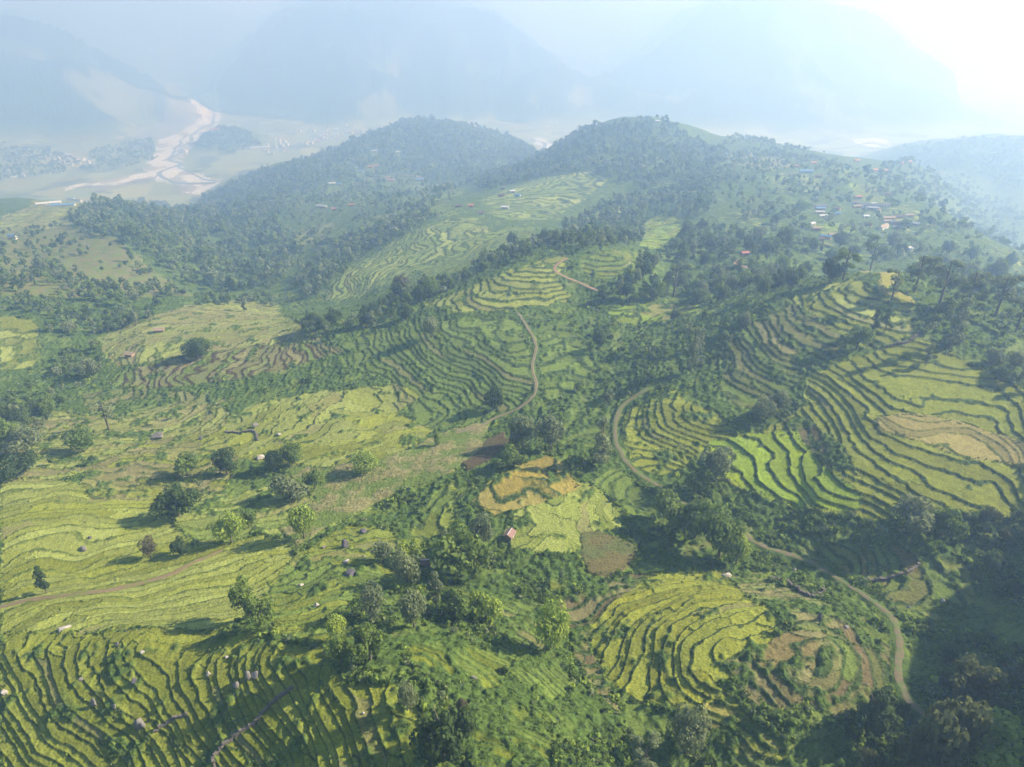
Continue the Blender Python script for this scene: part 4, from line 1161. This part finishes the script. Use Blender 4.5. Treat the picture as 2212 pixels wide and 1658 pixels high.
# ------------------------------------------------------------------ houses
def boxes(lst):
    V, F, o = [], [], 0
    for x0, x1, y0, y1, z0, z1 in lst:
        V += [(x, y, z) for x in (x0, x1) for y in (y0, y1) for z in (z0, z1)]
        F += [tuple(i + o for i in f) for f in ((0, 1, 3, 2), (4, 6, 7, 5), (0, 4, 5, 1), (2, 3, 7, 6), (0, 2, 6, 4), (1, 5, 7, 3))]
        o += 8
    return np.array(V, float), np.array(F)

def gable_walls(L, W, H, P, drop=2.0):
    """walls of a house L long (x), W wide (y), eaves H, ridge H + P; carried below ground on the slope"""
    a, b = L / 2, W / 2
    V = [(-a, -b, -drop), (a, -b, -drop), (a, b, -drop), (-a, b, -drop), (-a, -b, H), (a, -b, H), (a, b, H), (-a, b, H), (-a, 0, H + P - .08), (a, 0, H + P - .08)]
    F = [(0, 1, 5, 4), (2, 3, 7, 6), (1, 2, 6, 5), (3, 0, 4, 7), (5, 6, 9, 9), (7, 4, 8, 8)]
    return np.array(V, float), F

def mesh_py(name, V, F, mats, fm=None):
    me = bpy.data.meshes.new(name)
    me.from_pydata([tuple(v) for v in V], [], [tuple(dict.fromkeys(f)) for f in F])
    for m in mats: me.materials.append(m)
    if fm is not None:
        for p, k in zip(me.polygons, fm): p.material_index = k
    me.update()
    return me

def gable_roof(L, W, H, P, over=.5, th=.14):
    a, b = L / 2 + over, W / 2 + over
    k = P / (W / 2)
    e = H - over * k
    V = []
    for x in (-a, a):
        V += [(x, -b, e), (x, 0, H + P), (x, b, e), (x, -b, e + th), (x, 0, H + P + th), (x, b, e + th)]
    F = [(3, 9, 10, 4), (4, 10, 11, 5), (0, 1, 7, 6), (1, 2, 8, 7), (0, 3, 4, 1), (1, 4, 5, 2), (6, 7, 10, 9), (7, 8, 11, 10), (0, 6, 9, 3), (2, 5, 11, 8)]
    return np.array(V, float), F

HOUSE_CACHE = {}
def make_house(name, u, v, L, W, H, roofc, wall, rot, label, cat, group=None, P=None, windows=2):
    p = pick(u, v)[0]; p[2] = ground(p[:1], p[1:2])[0]
    kk = float(k_at(p[1])); L = L / kk                    # L comes as measured in the view
    P = P if P is not None else W * .28
    key = (round(L, 1), round(W, 1), round(H, 1), roofc, wall.name, windows)
    root = add(name, None, None, tuple(p)); root.rotation_euler = (0, 0, rot); root.scale = (kk, kk, kk)
    if key not in HOUSE_CACHE:
        V, F = gable_walls(L, W, H, P)
        ms = [('wall', mesh_py("wall", V, F, [wall]))]
        V, F = gable_roof(L, W, H, P)
        ms.append(('roof', mesh_py("roof", V, F, [ROOF[roofc]])))
        b = W / 2
        V, F = boxes([(-.5, .5, -b - .05, -b + .05, 0, min(2.0, H - .3))]); ms.append(('door', mesh_np("door", V, F, [M_WOOD])))
        for k in range(windows):
            x = (k + 1) / (windows + 1) * L - L / 2
            if abs(x) < 1.0: x = 1.6
            z = min(1.0, H * .4)
            V, F = boxes([(x - .45, x + .45, -b - .05, -b + .05, z, min(z + 1.1, H - .2))]); ms.append(('window', mesh_np("window", V, F, [M_DARKW])))
        HOUSE_CACHE[key] = ms
    for nm, me in HOUSE_CACHE[key]:
        o = bpy.data.objects.new(nm, me); C.objects.link(o); o.parent = root
    tag(root, label, cat, group)
    return root, p

for c, w, rf, wl, rot, lab in VILLAGE:
    u, v = VU(c), VV(c) + 2
    d = float(dist(pick(u, v)[0])); L = max(6, w * .1356 * d / PF * 1.12)
    make_house("house", u, v, L, min(max(3.2, L * .28), 6.0), 3.0 if L > 8 else 2.5, rf, wl, rot, lab, "house")
for u, v, w, rf, wl, rot, lab in HAMLETS:
    d = float(dist(pick(u, v + 1)[0])); L = max(6, w * d / PF)
    make_house("house", u, v + 1, L, min(max(3.2, L * .26), 7.0), 5.2 if 'two-storey' in lab else 3.0, rf, wl, rot, lab, "house")
for u, v, w, rot, lab in ((1962,352,9,.1,0),(1975,347,9,.4,0),(1990,352,8,.0,0),(2003,350,8,.6,0),(1945,356,9,.2,0),(1890,370,10,.3,0),(1912,372,9,.0,0),(2012,367,8,.4,0),(2028,377,8,.1,0),(1850,350,10,.2,0)):
    d = float(dist(pick(u, v)[0]))
    make_house("house", u, v, max(8, w * d / PF), 5, 3, 'orange', M_OCHRE, rot, "small orange house fading in the haze of the right-hand slope", "house", "hazy orange houses on the right-hand slope")
# the school on the left hill
def P2(u, v):
    p = pick(u, v)[0]; return p
for (u0, v0), (u1, v1), rf, wl, h, lab in (
    ((88,451),(124,433),'white',M_WHITE,4.5,"long white school building along the left edge of the hilltop yard"),
    ((117,449),(156,440),'blue',M_WHITE,3.2,"blue-roofed school building at the front of the hilltop yard"),
    ((149,434),(174,436),'brown',M_WHITE,5.5,"dark red-roofed school hall with a white gable on the hilltop"),
    ((146,430),(159,430),'blue',M_BLUEW,3.0,"small blue-roofed building behind the dark red hall on the hilltop")):
    a, b = P2(u0, v0), P2(u1, v1)
    um, vm = (u0 + u1) / 2, (v0 + v1) / 2
    L = math.hypot(u1 - u0, v1 - v0) * float(dist(a)) / PF; rot = (v0 - v1) / (u1 - u0) * .9
    make_house("school_building", um, vm, L, 6 if L > 30 else 5, h * .6, rf, wl, rot, lab, "building", None, None, 6 if L > 40 else 2)
# valley towns: tiny, one mesh each
def tiny_house(L, W, H, roofc, wall, flat):
    if flat:
        V, F = boxes([(-L / 2, L / 2, -W / 2, W / 2, -1, H), (-L / 2 - .3, L / 2 + .3, -W / 2 - .3, W / 2 + .3, H, H + .35), (-L / 4, L / 4, -W / 4, W / 4, H + .35, H + 2.6)])
        return mesh_np("town_house", V, F, [wall, ROOF[roofc]], [0] * 6 + [1] * 6 + [0] * 6)
    V, F = gable_walls(L, W, H, W * .25, 1); V2, F2 = gable_roof(L, W, H, W * .25)
    V2 = V2 + 0
    FF = list(F) + [tuple(i + len(V) for i in f) for f in F2]
    return mesh_py("town_house", np.concatenate([V, V2]), FF, [wall, ROOF[roofc]], [0] * len(F) + [1] * len(F2))
TINY = [tiny_house(11, 9, 6.5, 'white', M_WHITE, True), tiny_house(10, 8, 9, 'grey', M_WHITE, True), tiny_house(13, 7, 3.6, 'white', M_WHITE, False),
        tiny_house(12, 7, 4, 'blue', M_WHITE, False), tiny_house(12, 7, 3.6, 'orange', M_OCHRE, False), tiny_house(16, 8, 4, 'grey', M_WHITE, False), tiny_house(10, 8, 7, 'orange', M_BLUEW, True)]
rt = np.random.RandomState(31)
def town(uv, n, label, group, weights):
    poly = poly_xy(uv)
    x0, y0 = poly.min(0); x1, y1 = poly.max(0)
    done = []
    tries = 0
    while len(done) < n and tries < 6000:
        tries += 1
        x, y = rt.uniform(x0, x1), rt.uniform(y0, y1)
        if not inside(poly, np.array([x]), np.array([y]))[0]: continue
        if perlin(np.array([x / 180.]), np.array([y / 180.]))[0] < -.12: continue
        if any((x - a) ** 2 + (y - b) ** 2 < 19 ** 2 for a, b in done): continue
        done.append((x, y))
    z = ground([a for a, b in done], [b for a, b in done])
    for (x, y), zz in zip(done, z):
        o = add("town_house", TINY[rt.choice(len(TINY), p=weights)], None, (x, y, zz))
        o.rotation_euler = (0, 0, rt.uniform(-.5, .5)); o.scale = (1.35, 1.35, 1.35)
        tag(o, label, "house", group)
WT = [.27, .2, .2, .1, .08, .1, .05]
town([(535,283),(640,278),(720,275),(815,273),(815,285),(690,308),(640,335),(590,336),(560,322),(600,300)], 130, "tiny pale house of the hazy town across the river", "houses of the valley town", WT)
town([(395,327),(470,322),(520,326),(515,336),(440,338),(400,336)], 16, "tiny pale house beside the river at the near end of the town", "houses at the river end of the town", WT)
town([(115,345),(160,325),(205,340),(200,360),(140,372),(115,362)], 34, "tiny pale house of the left valley village", "houses of the left valley village", WT)
town([(35,320),(110,325),(120,345),(60,345)], 12, "tiny pale house strung along the edge of the left valley woods", "houses by the left valley woods", WT)
town([(10,372),(60,372),(60,384),(15,386)], 6, "tiny house at the foot of the left valley village", "houses below the left valley village", WT)
town([(1180,258),(1290,262),(1310,272),(1240,290),(1130,280)], 16, "tiny pale house on the hazy flats between the two hills", "houses on the hazy flats", WT)
for um, vm, L, W, h, rf, lab in ((552,324,142,9,7,'white',"long white building at the foot of the valley knoll"), (468,285,54,10,8,'red',"red-roofed building among the trees on the valley knoll")):
    make_house("long_building", um, vm, L, W, h, rf, M_WHITE, .32, lab, "building", None, None, 6)

# ------------------------------------------------------------------ the red-roofed hut by the green platform, and small sheds
def make_hut(u, v, L, W, H, P, rot, roofm, label, posts=True):
    p = pick(u, v)[0]; p[2] = ground(p[:1], p[1:2])[0]
    root = add("hut", None, None, tuple(p)); root.rotation_euler = (0, 0, rot); root.scale = (float(k_at(p[1])),) * 3
    V, F = gable_walls(L * .86, W * .86, H - .12, P * .86, 1.5)
    add("wall", mesh_py("wall", V, F, [M_MUD]), root)
    V, F = gable_roof(L, W, H, P, .3, .07); add("roof", mesh_py("roof", V, F, [roofm]), root)
    V, F = boxes([(-L / 2 - .32, L / 2 + .32, -.13, .13, H + P + .065, H + P + .12)]); add("ridge_cap", mesh_np("ridge_cap", V, F, [ROOF['white']]), root)
    if posts:
        for sx in (-1, 1):
            V, F = boxes([(sx * L / 2 - .08, sx * L / 2 + .08, -W / 2 - .14, -W / 2 + .02, -.8, H - .22)])
            add("post", mesh_np("post", V, F, [M_WHITE]), root)
        V, F = boxes([(.2, 1.1, -W * .43 - .05, -W * .43 + .05, 0, min(1.8, H - .3))]); add("door", mesh_np("door", V, F, [M_WHITE]), root)
    tag(root, label, "hut")
M_RUST = mat_plain("rusted_tin", (.25, .15, .125), .7, .25, 2.2, .3)
make_hut(1101, 1160, 3.7, 2.9, 1.9, .8, 1.15, M_RUST, "small hut with a faded red tin roof at the edge of the green platform")
make_hut(921, 1221, 3.4, 2.4, 1.7, .6, .1, ROOF['brown'], "tiny brown shed half hidden at the upper edge of the grove", False)
make_hut(345, 716, 7.5, 4.5, 2.2, 1.2, .1, ROOF['tan'], "pale thatched shed in the fields of the left spur", False)
make_hut(281, 769, 6.0, 4.0, 2.0, 1.0, -.2, ROOF['tan'], "thatched shed at the lower left edge of the spur fields", False)

# ------------------------------------------------------------------ boulders
def rock_mesh(name, seed, m):
    import bmesh
    rs = np.random.RandomState(seed)
    bm = bmesh.new(); bmesh.ops.create_icosphere(bm, subdivisions=3, radius=1.0)
    V = np.array([v.co[:] for v in bm.verts])
    for k in range(9):                                     # knock flat faces off the lump
        n = rs.normal(size=3); n /= np.linalg.norm(n)
        dd = V @ n - rs.uniform(.45, .75)
        V -= np.where(dd > 0, dd, 0)[:, None] * n * .92
    V += .05 * np.stack([perlin(V[:, 0] * 3 + seed, V[:, 1] * 3 + V[:, 2]), perlin(V[:, 1] * 3, V[:, 2] * 3 + V[:, 0] + seed), perlin(V[:, 2] * 3, V[:, 0] * 3 + V[:, 1])], 1)
    for v, c in zip(bm.verts, V): v.co = c
    me = bpy.data.meshes.new(name); bm.to_mesh(me); bm.free(); me.materials.append(m)
    return me
M_ROCK = mat_plain("grey_rock", (.20, .19, .175), .92, .4, 1.6)
M_ROCKP = mat_plain("pale_rock", (.40, .375, .34), .9, .2, 1.6)
M_ROCKD = mat_plain("dark_rock", (.11, .105, .125), .9, .35, 1.6)
ROCKS = {k: [rock_mesh("boulder", 40 + 9 * q + 3 * i, m) for q in range(3)] for i, (k, m) in enumerate((('g', M_ROCK), ('p', M_ROCKP), ('d', M_ROCKD)))}
BOULDERS = [  # u, v, width, height on the photo grid, kind, label
 (300,1556,20,22,'g',"two-lobed grey boulder, largest on the bottom left terraces"),
 (308,1562,12,14,'g',"smaller block leaning on the largest boulder of the bottom left terraces"),
 (203,1513,10,20,'g',"upright grey slab on a bank in the bottom left terraces"),
 (290,1472,14,12,'d',"dark grey boulder above the large two-lobed one"),
 (450,1451,11,12,'p',"white rounded stone in the bottom left terraces"),
 (510,1480,13,15,'g',"square grey boulder at the joint of several terrace banks"),
 (536,1453,14,22,'g',"long grey rock slab below the shaded field"),
 (550,1452,18,12,'g',"flat grey slab leaning right of the long rock slab"),
 (137,1355,24,8,'p',"wide flat pale slab lying on the brow of the left fields"),
 (193,1158,9,6,'d',"small dark stone on the smooth fields at the left"),
 (180,1180,18,11,'g',"pointed grey slab on the smooth fields at the left"),
 (8,1494,13,13,'p',"pale stone at the left edge of the picture"),
 (175,1463,9,8,'g',"small stone in a terrace bank left of the dark grey boulder"),
 (252,1388,8,8,'g',"small grey stone under the brow bank"),
 (306,1408,10,6,'p',"flat pale stone beside a bush on the upper terraces"),
 (248,1527,9,9,'g',"stone in a bank left of the two-lobed boulder"),
 (684,1303,14,9,'p',"pale stone on the slope right of the bushy yellow-slope tree"),
 (649,1258,12,9,'p',"pale stone by the weeds of the rocky slope"),
 (488,1415,9,8,'p',"pale stone on a terrace edge above the long rock slab"),
 (745,1172,20,22,'d',"large purple-grey boulder on the rocky slope"),
 (785,1141,16,14,'d',"purple-grey boulder above the large one on the rocky slope"),
 (810,1187,13,9,'d',"low dark rock right of the large boulder on the rocky slope"),
 (755,1236,30,9,'d',"long flat dark rock on the rocky slope"),
 (748,1210,14,8,'p',"pale flat stone under the large boulder of the rocky slope"),
 (784,1197,10,8,'g',"grey stone in the middle of the rocky slope"),
 (700,1177,10,8,'g',"small grey stone left of the large purple-grey boulder"),
 (784,1535,7,7,'p',"little white stone among the small terraces at the bottom"),
 (1024,1458,14,6,'g',"flat grey stone in the overgrown plots at the bottom centre"),
 (1568,1239,22,11,'p',"pale stone heap at the top of the round terraced basin"),
 (1716,1228,11,12,'p',"bluish white stone beside the grassy track"),
 (1771,1327,8,25,'d',"tall upright blue-grey stone with a dark cap on the harvested plots"),
 (2037,1297,11,8,'p',"white stone on the brown terraces at the right"),
 (1966,1306,9,6,'p',"small white stone on the brown terraces at the right"),
 (1830,1352,10,6,'g',"grey stone on the bank below the upright stone"),
 (342,940,24,16,'g',"big grey rock slab among the broken terraces"),
 (433,944,10,8,'g',"grey rock at the right of the broken terraces"),
 (561,985,18,11,'p',"pale rock heap in the bright paddies"),
 (602,936,10,8,'p',"pale rock on a bank of the bright paddies"),
 (553,917,14,9,'g',"grey rock pile at the left side of the bright paddies"),
]
rb = random.Random(9)
for u, v, w, h, kd, lab in BOULDERS:
    p = pick(u, v + h * .35)[0]; p[2] = ground(p[:1], p[1:2])[0]
    d = float(dist(p)); sx = w / 2 * d / PF * .95; sz = h / 2 * d / PF * (1.25 if h >= w else 1.0)
    o = add("boulder", ROCKS[kd][rb.randrange(3)], None, (p[0], p[1], p[2] + sz * .35))
    o.scale = (sx * 1.12, sx * rb.uniform(.75, 1.1), sz * 1.15); o.rotation_euler = (rb.uniform(-.15, .15), rb.uniform(-.15, .15), rb.uniform(-.4, .4))
    tag(o, lab, "boulder")

# ------------------------------------------------------------------ dry stone walls
M_ROCKW = mat_plain("wall_stone", (.155, .14, .12), .95, .4, 1.6)
def stone_wall(uv, w, h, label, seed):
    uv = np.array(uv, float)
    q = pick(uv[:, 0], uv[:, 1])[:, :2]
    line = resample(q, .55)
    rs = np.random.RandomState(seed)
    zg = ground(line[:, 0], line[:, 1])
    d = np.gradient(line, axis=0); an = np.arctan2(d[:, 1], d[:, 0])
    parts = []
    base = np.array([(x, y, z) for x in (-1, 1) for y in (-1, 1) for z in (-1, 1)], float)
    fc = np.array([(0, 1, 3, 2), (4, 6, 7, 5), (0, 4, 5, 1), (2, 3, 7, 6), (0, 2, 6, 4), (1, 5, 7, 3)])
    for k in range(len(line)):
        for lay in range(2):
            s = np.array((rs.uniform(.26, .42), rs.uniform(.35, .55) * w, rs.uniform(.8, 1.15) * h / 4))
            c = base * s * rs.uniform(.8, 1.1, (8, 3))
            a = an[k] + rs.uniform(-.25, .25)
            x = c[:, 0] * math.cos(a) - c[:, 1] * math.sin(a); y = c[:, 0] * math.sin(a) + c[:, 1] * math.cos(a)
            parts.append((np.column_stack([x + line[k, 0] + rs.uniform(-.08, .08), y + line[k, 1] + rs.uniform(-.08, .08), c[:, 2] + zg[k] + h * (.15 + .5 * lay)]), fc))
    V, F = joined(parts)
    tag(add("stone_wall", mesh_np("stone_wall", V, F, [M_ROCKW])), label, "wall")
stone_wall([(334,1580),(350,1566),(367,1555),(385,1547),(402,1541)], .7, .8, "short pale stone wall right of the two-lobed boulder", 1)
stone_wall([(465,1662),(463,1638),(490,1605),(520,1580),(553,1556),(580,1525),(604,1503),(630,1483)], .7, .9, "long stone wall running diagonally through the bottom terraces", 2)
stone_wall([(1870,1253),(1895,1251),(1921,1248),(1958,1238),(1986,1217)], .9, 1.1, "curved stone wall between the green and the brown terraces on the right", 3)
stone_wall([(1672,1248),(1708,1265),(1735,1280),(1758,1287),(1780,1277)], .9, 1.2, "dark stone wall at the upper right corner of the round basin", 4)
stone_wall([(1925,747),(1965,735),(1988,718)], 1.0, 1.3, "stone wall at the foot of the upper knoll terraces", 5)
stone_wall([(487,932),(520,934),(550,932),(556,950)], .9, .9, "grey stone wall along a bank in the bright paddies", 6)

# ------------------------------------------------------------------ poles
def make_pole(u, v, h, label):
    p = pick(u, v)[0]; p[2] = ground(p[:1], p[1:2])[0]
    root = add("utility_pole", None, None, tuple(p)); root.scale = (float(k_at(p[1])),) * 3
    V, F = tube([(0, 0, -.5), (0, 0, h)], [.2, .14], 8); add("post", mesh_np("post", V, F, [ROOF['grey']], None, True), root)
    V, F = boxes([(-1.3, 1.3, -.06, .06, h - .9, h - .72)]); add("crossarm", mesh_np("crossarm", V, F, [ROOF['grey']]), root)
    tag(root, label, "pole")
make_pole(1129, 392, 11, "utility pole at the top of the far terraced slope")
make_pole(1074, 402, 10, "utility pole left of the far hamlet")
make_pole(664, 422, 12, "utility pole on the left shoulder of the far hill")
make_pole(698, 416, 11, "utility pole right of the one on the left shoulder of the far hill")
make_pole(793, 436, 12, "utility pole among the fields of the far hill")

# ------------------------------------------------------------------ the air
def build_haze():
    x0, x1, y0, y1, z0, z1 = -45000, 45000, -1500, 16600, -6, 830
    V = [(x, y, z) for x in (x0, x1) for y in (y0, y1) for z in (z0, z1)]
    F = [(0, 1, 3, 2), (4, 6, 7, 5), (0, 4, 5, 1), (2, 3, 7, 6), (0, 2, 6, 4), (1, 5, 7, 3)]
    m = bpy.data.materials.new("haze"); m.use_nodes = True
    nt = m.node_tree; nt.nodes.remove(nt.nodes['Principled BSDF'])
    v = nt.nodes.new('ShaderNodeVolumePrincipled')
    v.inputs['Color'].default_value = HAZE_COL
    v.inputs['Absorption Color'].default_value = (.6, .5, .6, 1)
    v.inputs['Density'].default_value = HAZE_DENSITY
    v.inputs['Anisotropy'].default_value = HAZE_G
    nt.links.new(v.outputs[0], nt.nodes['Material Output'].inputs['Volume'])
    o = add("haze", mesh_np("haze", V, F, [m]))
    tag(o, "pale blue haze filling the whole valley", "haze", None, 'stuff')
HAZE_COL = (.385, .605, 1.0, 1); HAZE_DENSITY = .00054; HAZE_G = .36
build_haze()
